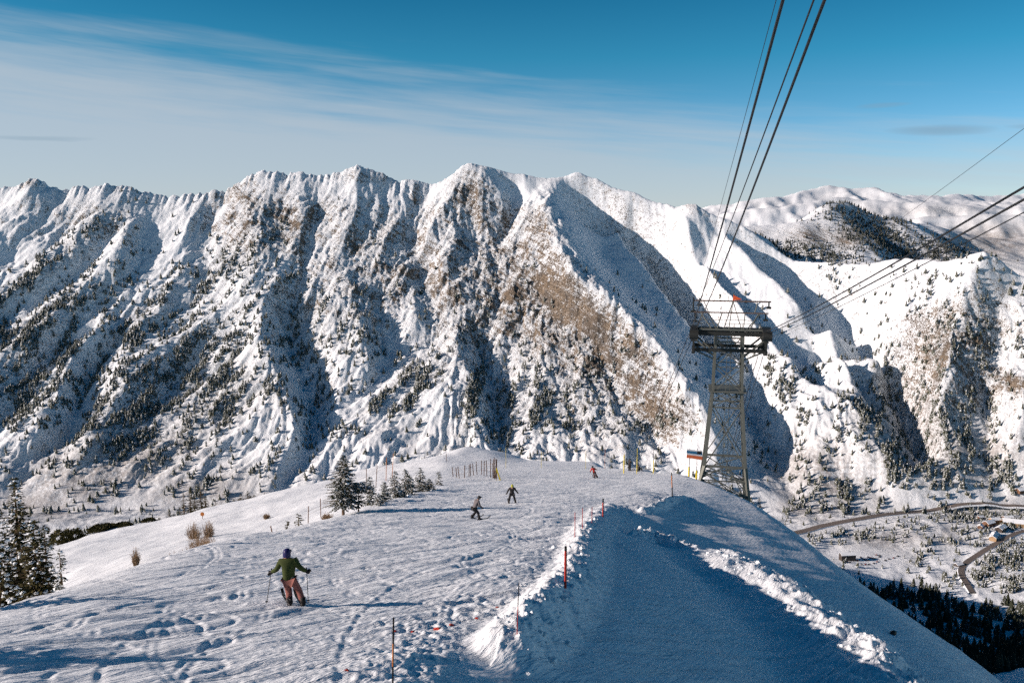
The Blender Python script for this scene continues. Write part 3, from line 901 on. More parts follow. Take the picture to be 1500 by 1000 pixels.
stations = [
    (-12, [(-150, -80), (-40, -12), (-18, -2.4), (-3.4, -2.9), (8, -5.6), (30, -14), (60, -36), (170, -130)]),
    (18, [(-150, -95), (-80, -52), (-40, -26), (-24, -14.5), (-19, -11.2), (-16, -10.6), (-3.0, -10.8), (1, -12.2), (27, -23.8), (45, -37), (80, -68), (170, -150)]),
    (30, [(-150, -90), (-90, -48), (-45, -30), (-26, -19), (-18.5, -14.3), (-16.5, -13.9), (0.6, -14.1), (5, -15.8), (27.5, -25.2), (45, -40), (80, -70), (170, -150)]),
    (46, [(-150, -92), (-90, -50), (-45, -33), (-25, -22.8), (-16.5, -18.2), (-14.5, -18.0), (3.6, -18.3), (9, -20.4), (27.5, -27.5), (38, -35), (80, -74), (170, -160)]),
    (60, [(-150, -94), (-90, -51), (-45, -35), (-22, -26.2), (-13.5, -22.2), (-12, -21.9), (6.2, -22.0), (11, -23.9), (27.5, -28.8), (36, -34), (80, -76), (170, -165)]),
    (76, [(-150, -96), (-90, -52), (-45, -37.5), (-22, -30.3), (-12.5, -26.5), (-11, -26.1), (12.5, -26.1), (17, -27.3), (27.5, -30.3), (36, -37), (80, -80), (170, -170)]),
    (90, [(-150, -98), (-90, -54), (-46, -38.6), (-24, -34.6), (-12.5, -30.3), (-10.5, -29.9), (18.5, -29.9), (26, -31.3), (34, -38), (80, -84), (170, -175)]),
    (107, [(-150, -100), (-90, -58), (-70, -46.5), (-43, -42.2), (-25, -38.3), (-12, -34.6), (-9, -34.3), (24.5, -34.2), (33, -41.5), (80, -90), (170, -180)]),
    (130, [(-150, -104), (-95, -66), (-76, -53.4), (-45, -46.6), (-27, -43), (-12, -40.4), (-8, -40.4), (24, -40.6), (30, -42.4), (37, -46.2), (80, -92), (170, -185)]),
    (141, [(-150, -108), (-90, -66), (-70, -54.3), (-54, -50.6), (-34, -47.0), (-12, -43.0), (22, -43.3), (30, -49), (80, -95), (170, -190)]),
    (150, [(-150, -112), (-90, -74), (-68, -58.5), (-54, -53.6), (-44, -51.0), (-34, -48.6), (-12, -44.8), (16, -45.6), (30, -55), (80, -100), (170, -195)]),
    (162, [(-150, -120), (-90, -84), (-54, -64), (-34, -52.6), (-25, -49.2), (-17, -47.6), (-10, -46.0), (-4, -46.6), (2, -48.0), (16, -48.9), (26, -56), (80, -106), (170, -200)]),
    (170, [(-150, -126), (-90, -90), (-54, -72), (-30, -58), (-18, -50.2), (-9, -47.5), (0, -49.2), (10, -54), (26, -64), (80, -110), (170, -205)]),
    (185, [(-150, -138), (-90, -102), (-40, -72), (-9, -58), (10, -64), (80, -120), (170, -210)]),
    (230, [(-150, -175), (170, -195)]),
    (345, [(-150, -290), (170, -290)]),
]
NR = Raster(-150, 170, -12, 345, 0.5)
sy = np.array([s[0] for s in stations], float)
prof = np.array([np.interp(NR.xs, [k[0] for k in s[1]], [k[1] for k in s[1]]) for s in stations])
fi = np.interp(NR.ys, sy, np.arange(len(sy)))
i0 = np.minimum(fi.astype(int), len(sy) - 2)
tfr = (fi - i0)[:, None]
# catmull-rom between the stations so that the run has no creases
pm = prof[np.maximum(i0 - 1, 0)]; p0 = prof[i0]; p1 = prof[i0 + 1]; p2 = prof[np.minimum(i0 + 2, len(sy) - 1)]
hh = (sy[i0 + 1] - sy[i0])[:, None]
hm = np.maximum(sy[i0] - sy[np.maximum(i0 - 1, 0)], 1e-3)[:, None]
hp = np.maximum(sy[np.minimum(i0 + 2, len(sy) - 1)] - sy[i0 + 1], 1e-3)[:, None]
m0 = np.where(i0[:, None] > 0, ((p0 - pm) / hm + (p1 - p0) / hh) / 2, (p1 - p0) / hh) * hh
m1 = np.where(i0[:, None] < len(sy) - 2, ((p2 - p1) / hp + (p1 - p0) / hh) / 2, (p1 - p0) / hh) * hh
t2, t3 = tfr ** 2, tfr ** 3
NR.A = (2 * t3 - 3 * t2 + 1) * p0 + (t3 - 2 * t2 + tfr) * m0 + (-2 * t3 + 3 * t2) * p1 + (t3 - t2) * m1
NR.A = blur(NR.A, 1.6)

ncn, nuL, nuR = 980, -0.76, 0.72
usn = np.linspace(nuL, nuR, ncn)
Yn = np.concatenate([np.arange(-3, 12, 0.6), np.arange(12, 17, 0.14), 17 * (1 + 0.0046) ** np.arange(0, 600)])
Yn = Yn[Yn < 172]
Yn = np.concatenate([Yn, np.arange(173, 340, 3.5)])
Un, Yf = np.meshgrid(usn, Yn)
Xf = Un * (Yf + 5)
Z = NR.sample(Xf, Yf)


def g_line(pix):
    """pixels on the run -> plan positions, by marching down the smooth ground"""
    return [hit_smooth(*p) for p in pix]


def hit_smooth(px, row):
    u, v = ray(px, row)
    ys = np.arange(8, 200, 0.1)
    g = NR.sample(u * ys, ys)
    below = np.where(v * ys <= g)[0]
    k = below[0] if len(below) else 600
    return (float(u * ys[k]), float(ys[k]))


def hump(line, h, wl, wr, end=0.12, seed=0, rag=0.35, rs=1.2):
    """a spine of pushed-up snow; wl/wr widths left/right of travel"""
    global Z
    d, s, t = seg_dist(Xf, Yf, line)
    jag = 1 + rag * (fbm(Xf / rs, Yf / rs, 4, seed) * 2)
    w = np.where(s > 0, wl, wr)
    k = np.clip(1 - d / w, 0, 1)
    hh_ = np.interp(t, [0, end, 1 - end, 1], [0.25, 1, 1, 0.25]) if not isinstance(h, (list, tuple)) else np.interp(t, np.linspace(0, 1, len(h)), h)
    hv = h if not isinstance(h, (list, tuple)) else 1.0
    Z = Z + hv * hh_ * k * k * (3 - 2 * k) * jag


near_marks = {}
# berm along the lip, thrown up by the groomer
berm = g_line([(742, 952), (775, 918), (812, 885), (838, 850), (850, 815), (856, 785), (872, 762), (893, 742)])
hump(berm, [0.85, 0.8, 0.65, 0.55, 0.45, 0.3], 1.4, 1.9, seed=3, rs=0.9, rag=0.25)
# rubble spine further down the flank
spine = g_line([(1082, 842), (1105, 868), (1150, 895), (1200, 935), (1250, 980), (1290, 1015), (1325, 1060)])
hump(spine, [1.4, 1.9, 2.0, 2.1, 2.2, 2.2], 4.6, 5.6, seed=5, rs=1.6, rag=0.12)
spine2 = g_line([(930, 785), (955, 790), (985, 803), (1010, 812)])
hump(spine2, [0.5, 0.8, 0.8, 0.4], 0.6, 1.3, seed=8, rs=0.6)
spine3 = g_line([(940, 748), (965, 742), (985, 732), (1000, 728)])
hump(spine3, [0.35, 0.45, 0.45, 0.2], 0.5, 0.9, seed=9, rs=0.6)

# wind-carved relief of the shaded flank, hollow under the berm
lipx = EX(Yf)
right = sstep(0, 4, Xf - lipx)
run = (1 - sstep(-0.5, 1.0, Xf - lipx)) * sstep(8, -8, -(Xf + 11 + 0.0 * Yf)) 
leftedge = np.interp(Yf, [18, 30, 46, 60, 76, 107, 170], [-19, -17.5, -15.5, -12.8, -11.8, -10.5, -9])
run = sstep(-0.6, 0.6, lipx + 0.4 - Xf) * sstep(-1.5, 0.5, Xf - leftedge)
a_ = math.radians(28)
ur = Xf * math.cos(a_) + Yf * math.sin(a_)
vr = -Xf * math.sin(a_) + Yf * math.cos(a_)
Z += right * fbm(Xf / 14, Yf / 20, 3, 15) * 0.5
Z += right * fbm(ur / 9.0, vr / 1.1, 4, 17) * 0.10
Z += right * fbm(Xf / 0.5, Yf / 0.5, 3, 19) * 0.008
# gentle rolls over the run
Z += run * fbm(Xf / 9, Yf / 6, 3, 21) * 0.18
# swept streaks: skiers cross the run from right to left while losing height
b_ = math.radians(-40)
ux = Xf * math.cos(b_) - Yf * math.sin(b_)
vx = Xf * math.sin(b_) + Yf * math.cos(b_)
warp = fbm(Xf / 14, Yf / 14, 2, 25) * 2.2
s1 = fbm(ux / 7.5, (vx + warp) / 1.1, 2, 27, 0.5)
s2 = fbm((Xf + warp) / 0.55, Yf / 0.55, 4, 29, 0.55)
patch = sstep(-0.25, 0.35, fbm(Xf / 7, Yf / 7, 3, 31))
near_k = np.interp(Yf, [15, 40, 80, 120, 170], [1.0, 1.0, 0.8, 0.45, 0.3])
Z += run * near_k * (fbm(ux / 4.0, (vx + warp * .6) / 0.5, 1, 44) * 0.06 + fbm(ux / 4.6, (vx - warp) / 0.9, 2, 43, .5) * 0.08 + s1 * 0.16 * (0.55 + 0.45 * patch) + s2 * 0.012 * (0.3 + 0.7 * (1 - patch)))
# chunky broken snow near the lip
chunk = np.exp(-((Xf - lipx + 2.2) / 3.0) ** 2) * sstep(70, 45, Yf) * run
Z += chunk * (np.abs(fbm(Xf / 0.5, Yf / 0.35, 3, 33)) * 0.06)
edge_n = np.exp(-((Xf - lipx) / 1.2) ** 2)
Z += edge_n * np.abs(fbm(Xf / 0.5, Yf / 0.5, 3, 35)) * 0.15 * sstep(120, 60, Yf)
sd, ss, stt = seg_dist(Xf, Yf, spine)
Z += np.exp(-(sd / 2.2) ** 2) * (np.abs(fbm(Xf / 0.7, Yf / 0.7, 3, 37)) * 0.12 + fbm(ss * sd / 0.45, stt * 7, 3, 38) * 0.10)
# left bench: wind rolls only
left = sstep(0, 6, leftedge - Xf)
Z += left * fbm(Xf / 16, Yf / 16, 4, 39) * 0.7
# carved ski tracks
trk = Raster(-24, 26, 12, 135, 0.05)
T = np.zeros((trk.ny, trk.nx), np.float32)
r2_ = np.random.default_rng(12)
for k in range(260):
    y0 = r2_.uniform(14, 110)
    x0 = r2_.uniform(-17, 8 if y0 < 60 else 20)
    kind = r2_.random()
    n = int(r2_.uniform(300, 900))
    t = np.arange(n) * 0.05
    if kind < 0.45:           # traverse
        a = r2_.uniform(0.25, 1.0) + math.pi * (r2_.random() < .5)
        curve = r2_.uniform(-0.10, 0.10)
        ang = a + curve * t
    else:                     # linked turns
        a = math.pi / 2 + r2_.uniform(-0.5, 0.5)
        ang = a + r2_.uniform(0.6, 1.25) * np.sin(t / r2_.uniform(1.6, 3.2) * math.pi + r2_.uniform(0, 6))
    x = x0 + np.cumsum(np.cos(ang)) * 0.05
    y = y0 + np.cumsum(np.sin(ang)) * 0.05
    dep = r2_.uniform(0.015, 0.05)
    for off in ((0,) if r2_.random() < .4 else (0, 0.22)):
        xx = x - np.sin(ang) * off
        yy = y + np.cos(ang) * off
        ix = ((xx - trk.x0) / trk.step).astype(int)
        iy = ((yy - trk.y0) / trk.step).astype(int)
        ok = (ix > 3) & (iy > 3) & (ix < trk.nx - 4) & (iy < trk.ny - 4)
        ix, iy = ix[ok], iy[ok]
        for dx in (-1, 0, 1):
            for dy in (-1, 0, 1):
                T[iy + dy, ix + dx] = np.minimum(T[iy + dy, ix + dx], -dep * (1 if dx == dy == 0 else .7))
        sx_ = np.round(-np.sin(ang[ok]) * 3).astype(int); sy_ = np.round(np.cos(ang[ok]) * 3).astype(int)
        T[iy - sy_, ix - sx_] = np.maximum(T[iy - sy_, ix - sx_], dep * 0.9)
T = blur(T.astype(float), 1.3) * 1.1
inside = (Xf > trk.x0) & (Xf < 25.9) & (Yf > 12) & (Yf < 134)
Z += np.where(inside, trk.sample(Xf, Yf, T), 0) * run * 1.35


def near_z(x, y):
    x = np.asarray(x, float); y = np.asarray(y, float)
    u = np.clip(x / (y + 5), nuL, nuR - 1e-6)
    fi_ = np.clip((u - nuL) / (nuR - nuL) * (ncn - 1), 0, ncn - 1.001)
    i = fi_.astype(int)
    j = np.clip(np.searchsorted(Yn, y) - 1, 0, len(Yn) - 2)
    fj = np.clip((y - Yn[j]) / (Yn[j + 1] - Yn[j]), 0, 1)
    fi_ = fi_ - i
    return (Z[j, i] * (1 - fi_) + Z[j, i + 1] * fi_) * (1 - fj) + (Z[j + 1, i] * (1 - fi_) + Z[j + 1, i + 1] * fi_) * fj


def near_hit(px, row, ymin=12.0):
    """where the ray through a pixel meets the near ground"""
    u, v = ray(px, row)
    ys = np.arange(ymin, 260, 0.05)
    g = near_z(u * ys, ys)
    b = np.where(v * ys <= g)[0]
    if not len(b):
        return None
    y = ys[b[0]]
    return Vector((u * y, y, float(near_z(u * y, y))))


def near_material():
    t = NT("packed_snow")
    co = t.coords()
    n1 = t.noise(0.35, 4, 0.6, co)
    col = t.mix(n1, (0.77, 0.83, 0.87), (0.81, 0.86, 0.885))
    t.color(col)
    t.set(Roughness=0.8)
    t.bsdf.inputs['Specular IOR Level'].default_value = 0.05
    def streak(rot, sx, sy, det, dist):
        mp = t.N.new('ShaderNodeMapping')
        mp.inputs['Scale'].default_value = (sx, sy, .6)
        t.link(t.coords((1, 1, 1), (0, 0, math.radians(rot))), mp.inputs['Vector'])
        return t.noise(1.0, det, 0.62, mp.outputs[0], dist)
    b = t.bump(streak(-40, 0.16, 2.3, 4, 0.7), 1.0, 0.26)
    b = t.bump(streak(-62, 0.3, 5.5, 3, 0.9), 0.8, 0.09, b)
    b = t.bump(t.noise(4.0, 5, 0.65, co), 0.35, 0.07, b)
    t.bump(t.noise(18.0, 4, 0.7, co), 0.45, 0.02, b)
    return t.m


MAT_SNOW = near_material()
ground = grid_mesh("snow_slope", Xf, Yf, Z, MAT_SNOW)
tag(ground, kind='structure')
# ------------------------------------------------------------------ mesh collector
class MB:
    def __init__(self):
        self.v, self.f, self.mi = [], [], []

    def add(self, vs, fs, mi=0):
        n = len(self.v)
        self.v += [tuple(v) for v in vs]
        self.f += [tuple(i + n for i in f) for f in fs]
        self.mi += [mi] * len(fs)

    def box(self, c, s, mi=0, rot=None):
        hx, hy, hz = s[0] / 2, s[1] / 2, s[2] / 2
        vs = [Vector((x * hx, y * hy, z * hz)) for x in (-1, 1) for y in (-1, 1) for z in (-1, 1)]
        if rot is not None:
            vs = [rot @ v for v in vs]
        vs = [v + Vector(c) for v in vs]
        self.add(vs, [(0, 1, 3, 2), (4, 6, 7, 5), (0, 4, 5, 1), (2, 3, 7, 6), (0, 2, 6, 4), (1, 5, 7, 3)], mi)

    def tube(self, pts, rads, n=6, mi=0, cap=True):
        pts = [Vector(p) for p in pts]
        if isinstance(rads, (int, float)):
            rads = [rads] * len(pts)
        rings = []
        for i, p in enumerate(pts):
            d = (pts[min(i + 1, len(pts) - 1)] - pts[max(i - 1, 0)]).normalized()
            a = d.orthogonal().normalized() if abs(d.z) > 0.95 else Vector((-d.y, d.x, 0)).normalized()
            b = d.cross(a)
            rings.append([p + (a * math.cos(2 * math.pi * k / n) + b * math.sin(2 * math.pi * k / n)) * rads[i] for k in range(n)])
        vs = [v for r in rings for v in r]
        fs = []
        for i in range(len(pts) - 1):
            for k in range(n):
                k2 = (k + 1) % n
                fs.append((i * n + k, i * n + k2, (i + 1) * n + k2, (i + 1) * n + k))
        if cap:
            fs.append(tuple(range(n))[::-1])
            fs.append(tuple((len(pts) - 1) * n + k for k in range(n)))
        self.add(vs, fs, mi)

    def beam(self, p, q, w, h=None, mi=0):
        """square bar from p to q"""
        p, q = Vector(p), Vector(q)
        h = h or w
        d = (q - p).normalized()
        a = Vector((-d.y, d.x, 0)).normalized() if abs(d.z) < 0.98 else Vector((1, 0, 0))
        b = d.cross(a).normalized()
        vs = []
        for e in (p, q):
            for sa, sb in ((-1, -1), (1, -1), (1, 1), (-1, 1)):
                vs.append(e + a * sa * w / 2 + b * sb * h / 2)
        self.add(vs, [(0, 1, 2, 3), (7, 6, 5, 4), (0, 4, 5, 1), (1, 5, 6, 2), (2, 6, 7, 3), (3, 7, 4, 0)], mi)

    def blob(self, c, r, sq=(1, 1, 1), seed=0, jit=0.2, mi=0, sub=1):
        bm = bmesh.new()
        bmesh.ops.create_icosphere(bm, subdivisions=sub, radius=1.0)
        rr = random.Random(seed)
        vs = []
        for v in bm.verts:
            k = r * (1 + rr.uniform(-jit, jit))
            vs.append((c[0] + v.co.x * k * sq[0], c[1] + v.co.y * k * sq[1], c[2] + v.co.z * k * sq[2]))
        fs = [tuple(v.index for v in f.verts) for f in bm.faces]
        bm.free()
        self.add(vs, fs, mi)

    def mesh(self, name, mats, smooth=False):
        me = bpy.data.meshes.new(name)
        me.from_pydata(self.v, [], self.f)
        for m in (mats if isinstance(mats, (list, tuple)) else [mats]):
            me.materials.append(m)
        if any(self.mi):
            me.polygons.foreach_set('material_index', self.mi)
        if smooth:
            me.polygons.foreach_set('use_smooth', [True] * len(me.polygons))
        me.update()
        return me

    def build(self, name, mats, parent=None, smooth=False):
        o = bpy.data.objects.new(name, self.mesh(name, mats, smooth))
        COL.objects.link(o)
        if parent is not None:
            o.parent = parent
        return o


def put(name, me, parent=None, loc=(0, 0, 0), rz=0.0, sc=1.0):
    o = bpy.data.objects.new(name, me)
    COL.objects.link(o)
    o.location = loc
    o.rotation_euler = (0, 0, rz)
    o.scale = (sc, sc, sc) if isinstance(sc, (int, float)) else sc
    if parent is not None:
        o.parent = parent
    return o


def needle_mat(name, a, b, snow=0.0, scale=3.0):
    t = NT(name)
    co = t.coords()
    n = t.noise(scale, 3, 0.6, co)
    col = t.mix(n, a, b)
    if snow:
        geo = t.N.new('ShaderNodeNewGeometry')
        s = t.N.new('ShaderNodeSeparateXYZ')
        t.link(geo.outputs['Normal'], s.inputs[0])
        f = t.math('MULTIPLY', t.step(t.noise(scale * 2.2, 2, 0.6, co), 0.62 - snow * 0.3, 0.70 - snow * 0.3), t.step(t.math('ABSOLUTE', s.outputs[2]), 0.25, 0.7))
        col = t.mix(f, col, SNOW)
    t.color(col)
    t.set(Roughness=0.8)
    return t.m


M_NEEDLE = needle_mat("conifer_needles", (0.032, 0.036, 0.012), (0.10, 0.085, 0.028))
M_NEEDLE_SNOW = needle_mat("frosted_needles", (0.03, 0.04, 0.02), (0.075, 0.075, 0.035), 0.35)
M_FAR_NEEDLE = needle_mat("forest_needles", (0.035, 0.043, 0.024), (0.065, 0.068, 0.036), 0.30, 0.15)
M_DARK_NEEDLE = needle_mat("shaded_forest_needles", (0.016, 0.022, 0.013), (0.035, 0.040, 0.022), 0.12, 0.3)  # darker copy of the forest needles, shade put into the colour
M_BARK = flat_mat("bark", (0.13, 0.085, 0.055), 0.9)
M_TWIG = flat_mat("bare_twigs", (0.22, 0.15, 0.09), 0.9)


def conifer_meshes(seed, h, w, bare=0.06, dens=1.0, arm=False, ragged=0.3, snow=0.0):
    """trunk, crown, snow clumps of a subalpine conifer, h tall and w wide"""
    rr = random.Random(seed)
    tr = MB()
    lean = (rr.uniform(-.03, .03) * h, rr.uniform(-.03, .03) * h)
    tr.tube([(0, 0, -0.6), (lean[0] * .3, lean[1] * .3, h * .4), (lean[0], lean[1], h * .97)], [h * .022 + .03, h * .014 + .015, .012], 7)
    cr = MB()
    sn = MB()
    n = int(150 * dens)
    for i in range(n):
        t = bare + (1 - bare) * (i + rr.random()) / n
        z = h * t
        prof = (1 - t) ** 0.75 * min(1, (t - bare) * 9 + 0.45)
        L = w / 2 * prof * rr.uniform(1 - ragged, 1 + ragged * .6) + 0.06
        a = rr.uniform(0, 2 * math.pi)
        if arm and 0.38 < t < 0.55 and math.cos(a - arm[0]) > 0.8:
            L *= 1.9
        droop = -0.25 * L + 0.35 * L * t
        o = Vector((lean[0] * t, lean[1] * t, z))
        e = o + Vector((math.cos(a) * L, math.sin(a) * L, droop))
        d = e - o
        side = Vector((-math.sin(a), math.cos(a), 0))
        if L > 0.5:
            tr.tube([o, e * .98 + o * .02], [0.018, 0.006], 3, cap=False)
        k = max(3, int(L / 0.085))
        for j in range(k):
            s = (j + rr.random()) / k
            s = s ** 0.7
            p = o + d * s
            wd = (0.11 + 0.30 * L * (1 - s) * 0.55 + 0.05) * rr.uniform(.6, 1.25)
            ang = rr.uniform(-0.5, 0.5)
            up = Vector((0, 0, 1)) * math.cos(ang) + side * math.sin(ang)
            fwd = (d.normalized() * rr.uniform(.5, 1) + side * rr.uniform(-.9, .9)).normalized() * wd
            q = fwd.cross(up).normalized() * wd * 0.30
            dn = Vector((0, 0, -1)) * wd * rr.uniform(.05, .35)
            cr.add([p - q, p + fwd * .6 - q * .8 + dn * .4, p + fwd + dn, p + q + dn * .2], [(0, 1, 2, 3)])
            if snow and rr.random() < snow * 0.16 and s > .25:
                r_ = rr.uniform(.05, .16) * (0.6 + L * .35)
                sn.blob(p + Vector((0, 0, .04)), r_, (1, 1, .55), rr.randint(0, 9999), .3)
    # tip
    cr.tube([(lean[0], lean[1], h * .93), (lean[0], lean[1], h)], [.04, .008], 4)
    return tr, cr, sn


def conifer(name, loc, h, w, label, group=None, seed=0, mat=None, rz=0.0, **k):
    snow = k.get('snow', 0)
    tr, cr, sn = conifer_meshes(seed, h, w, **k)
    r = empty(name, loc, rz)
    tag(r, label, 'tree', group)
    tr.build('trunk', M_BARK, r)
    cr.build('crown', mat or (M_NEEDLE_SNOW if snow else M_NEEDLE), r)
    if sn.v:
        sn.build('snow_clumps', MAT_SNOW, r, True)
    return r


def top_tree(px, row_top, Y, w, label, base_row=None, **k):
    """a conifer whose tip is seen at (px,row_top), standing on the near ground at depth Y"""
    u, v = ray(px, row_top)
    x = u * Y
    gz = float(near_z(x, Y))
    h = v * Y - gz
    return conifer('conifer', (x, Y, gz - 0.05), h, w, label, seed=int(px * 7 + row_top), **k)


G_L = "snow-laden conifers at the left edge of the run"
top_tree(16, 698, 41, 2.9, "tallest snow-clumped conifer at the far left edge of the photo", group=G_L, snow=.4, dens=2.6, bare=0.05, ragged=.4, mat=M_NEEDLE)
top_tree(47, 762, 40, 2.6, "broad snow-clumped conifer just right of the tallest one at the left edge", group=G_L, snow=.5, dens=2.4, bare=.05, mat=M_NEEDLE)
top_tree(-14, 745, 38, 2.8, "snowy conifer cut by the left border of the photo", group=G_L, snow=.8, dens=1.8, mat=M_NEEDLE)
top_tree(63, 768, 48, 2.2, "dark conifer tip between the snowy pair and the small round shrubs", group=G_L, snow=.3, dens=1.0)
top_tree(86, 802, 37, 0.85, "small lone sapling conifer on the run edge beside the snowy pair", group=G_L, snow=.5, dens=.5)
top_tree(500, 666, 63, 3.5, "largest green conifer with forked trunk and a side arm, left of the skiers", snow=.05, dens=3.2, bare=0.17, ragged=.45, arm=(0.2,))
top_tree(524, 712, 64, 1.1, "short crooked conifer stem leaning beside the largest green conifer", dens=.5, bare=.3, ragged=.6)
for x_, y_, h_, lb in [(-20.8, 27.2, 4.5, "conifer just beyond the left border whose shadow falls on the run"), (-17.8, 19.2, 3.3, "nearer conifer beyond the left border shading the bottom left corner")]:
    conifer('conifer', (x_, y_, float(near_z(x_, y_))), h_, 3.4, lb, seed=int(-x_ * 9), dens=1.6)
G_M = "row of small conifers below the edge of the run"
for px, rt, Y, w, lb in [(541, 697, 70, 1.7, "slim conifer with open crown first right of the largest tree"), (553, 722, 68, 1.3, "low dense conifer tucked beside the slim open-crowned one"),
                         (562, 705, 72, 1.5, "narrow conifer second in the row below the run edge"), (578, 689, 76, 2.3, "wide pointed conifer in the middle of the row below the run edge"),
                         (594, 686, 80, 2.3, "tallest conifer of the row below the run edge"), (601, 695, 84, 1.6, "thin conifer squeezed against the tallest of the row"),
                         (615, 684, 86, 2.1, "sharp-tipped conifer near the right end of the row"), (627, 701, 88, 2.0, "blunt pale conifer ending the dense row"),
                         (642, 690, 96, 1.2, "spindly sparse conifer standing alone right of the row"), (586, 715, 77, 1.5, "short conifer filling the gap in the middle of the row")]:
    top_tree(px, rt, Y, w, lb, group=G_M, dens=.9 if w > 1.4 else .5, bare=.05, snow=.15, ragged=.35)
top_tree(436, 752, 66, 1.3, "small tiered conifer on the snow left of the largest green tree", dens=.4, bare=.05, ragged=.3)
top_tree(420, 762, 62, .45, "thin dark dead conifer spike left of the small tiered conifer", dens=.3, bare=.15, ragged=.5)
top_tree(1113, 729, 121, 1.9, "lone dark little conifer behind the right shoulder of the run", dens=.6, bare=.05)
G_R = "conifers rising from behind the far rim of the snowfield"
for px, rt, w in [(268, 722, 3.4), (277, 714, 4), (284, 728, 4.5), (293, 706, 4.2), (300, 726, 4.5), (262, 742, 3.0), (247, 744, 3.5), (254, 752, 3), (233, 757, 3)]:
    top_tree(px, rt, 149 + (px % 4), w * .6, ("dark conifer poking over the snowfield rim, taller one beside the orange marker" if rt < 723 else "short dark conifer poking over the snowfield rim, left of the orange marker" if px < 262 else "short dark conifer poking over the snowfield rim, close by the orange marker"), group=G_R, dens=.6, bare=.1)
for px, rt, w in [(314, 730, 2.6), (352, 722, 4.2), (362, 718, 5.2), (372, 724, 3.6), (404, 722, 2.2), (411, 721, 2.2), (420, 722, 2), (432, 716, 1.6), (341, 731, 2.2)]:
    top_tree(px, rt, 153 + (px % 5), w * .7, "low dark conifer along the rim beyond the left snowfield", group="low conifers along the snowfield rim", dens=.7, bare=.0, ragged=.2)


def shrub(px, row, rad, Y, label, group, mat=None, tall=1.0, twig=False, seed=0):
    u, v = ray(px, row)
    x = u * Y
    z = float(near_z(x, Y))
    top = v * Y
    h = max(top - z, 0.5)
    mb = MB()
    rr = random.Random(int(px * 13 + row))
    st = MB()
    n = 130
    for i in range(n):
        a = rr.uniform(0, 6.283)
        if twig:
            r0 = rad * math.sqrt(rr.random())
            hh = h * rr.uniform(.35, 1) * (1 - .4 * r0 / rad)
            b = Vector((math.cos(a) * r0 * .5, math.sin(a) * r0 * .5, -.1))
            e = Vector((math.cos(a) * r0, math.sin(a) * r0, hh))
            st.tube([b, (b + e) / 2 + Vector((0, 0, .05)), e], [.02, .014, .005], 3, cap=False)
            for j in range(3):
                p = b.lerp(e, rr.uniform(.4, 1))
                d = Vector((rr.uniform(-1, 1), rr.uniform(-1, 1), rr.uniform(.1, 1))) * .18
                mb.add([p, p + d + Vector((.05, 0, 0)), p + d * 1.5], [(0, 1, 2)])
        else:
            t = rr.random()
            R = rad * math.sqrt(max(0, 1 - (t * .97) ** 2.2)) * rr.uniform(.6, 1.05)
            p = Vector((math.cos(a) * R, math.sin(a) * R, h * t))
            for j in range(5):
                d = Vector((rr.uniform(-1, 1), rr.uniform(-1, 1), rr.uniform(-.4, 1))).normalized() * rad * .35
                q = d.orthogonal().normalized() * rad * .09
                mb.add([p - q, p + q, p + d], [(0, 1, 2)])
    if not twig:
        st.tube([(0, 0, -.3), (0, 0, h * .7)], [.08, .03], 5)
    r = empty('shrub', (x, Y, z))
    tag(r, label, 'shrub', group)
    st.build('stems', M_TWIG if twig else M_BARK, r)
    mb.build('foliage', mat or (M_TWIG if twig else M_NEEDLE), r)
    return r


for px, rt, rd in [(66, 768, 1.5), (84, 776, 2.2), (97, 774, 1.8), (110, 772, 2.0), (122, 782, 1.4), (144, 769, 2.3), (155, 766, 1.8), (166, 768, 1.6), (179, 765, 1.6), (185, 768, 1.5)]:
    shrub(px, rt + 2, rd * .72, 138 + (px % 4), ("dark rounded evergreen shrub in the left clump of the rim, beside the snowy conifers" if px < 130 else "dark rounded evergreen shrub in the right clump of the left snowfield rim"), "dark rounded shrubs on the left rim")
shrub(218, 763, 1.2, 143, "single dark evergreen shrub alone on the rim between two shrub clusters", None)
for px, rt, rd, Y, lb in [(197, 796, .45, 84, "small twiggy bush by itself on the left snowfield"), (290, 770, 1.1, 84, "upper part of the twiggy thicket under the orange marker"),
                          (283, 785, .9, 78, "left clump of the twiggy thicket on the left snowfield"), (299, 768, .9, 78, "tallest brown clump of the twiggy thicket on the snowfield"),
                          (305, 778, .8, 76, "right clump of the brown thicket above the skier in green"), (252, 800, .6, 74, "low twiggy bush left of the brown thicket at the run edge"),
                          (266, 799, .6, 74, "low twiggy bush touching the left of the brown thicket"), (282, 758, 1.0, 98, "small reddish bush just below the orange marker"),
                          (305, 757, .8, 98, "small reddish bush right of the orange marker"), (390, 752, .45, 108, "tiny reddish tuft alone in the middle of the snowfield"),
                          (404, 775, .35, 64, "thin twiggy tuft at the run edge near the dead spike"), (479, 752, .5, 72, "reddish tuft at the foot of the fence line by the large conifer")]:
    shrub(px, rt, rd, Y, lb, None, twig=True)

# ------------------------------------------------------------------ trees on the mountain, in the canyon and on the shaded slope
rt_ = np.random.default_rng(5)


def small_tree(seed, tiers=3, sides=6):
    rr = random.Random(seed)
    mb = MB()
    mb.tube([(0, 0, -.08), (0, 0, .22)], [.03, .025], 3, cap=False)
    for t in range(tiers):
        z0 = .08 + .88 * t / tiers
        z1 = min(1.0, z0 + .88 / tiers * 1.75)
        r = .23 * (1 - t / tiers) ** .85 + .03
        vs = [(math.cos(6.283 * k / sides) * r * rr.uniform(.6, 1.25), math.sin(6.283 * k / sides) * r * rr.uniform(.6, 1.25), z0 + rr.uniform(-.05, .05)) for k in range(sides)]
        vs.append((rr.uniform(-.02, .02), rr.uniform(-.02, .02), z1))
        mb.add(vs, [(k, (k + 1) % sides, sides) for k in range(sides)])
    return mb


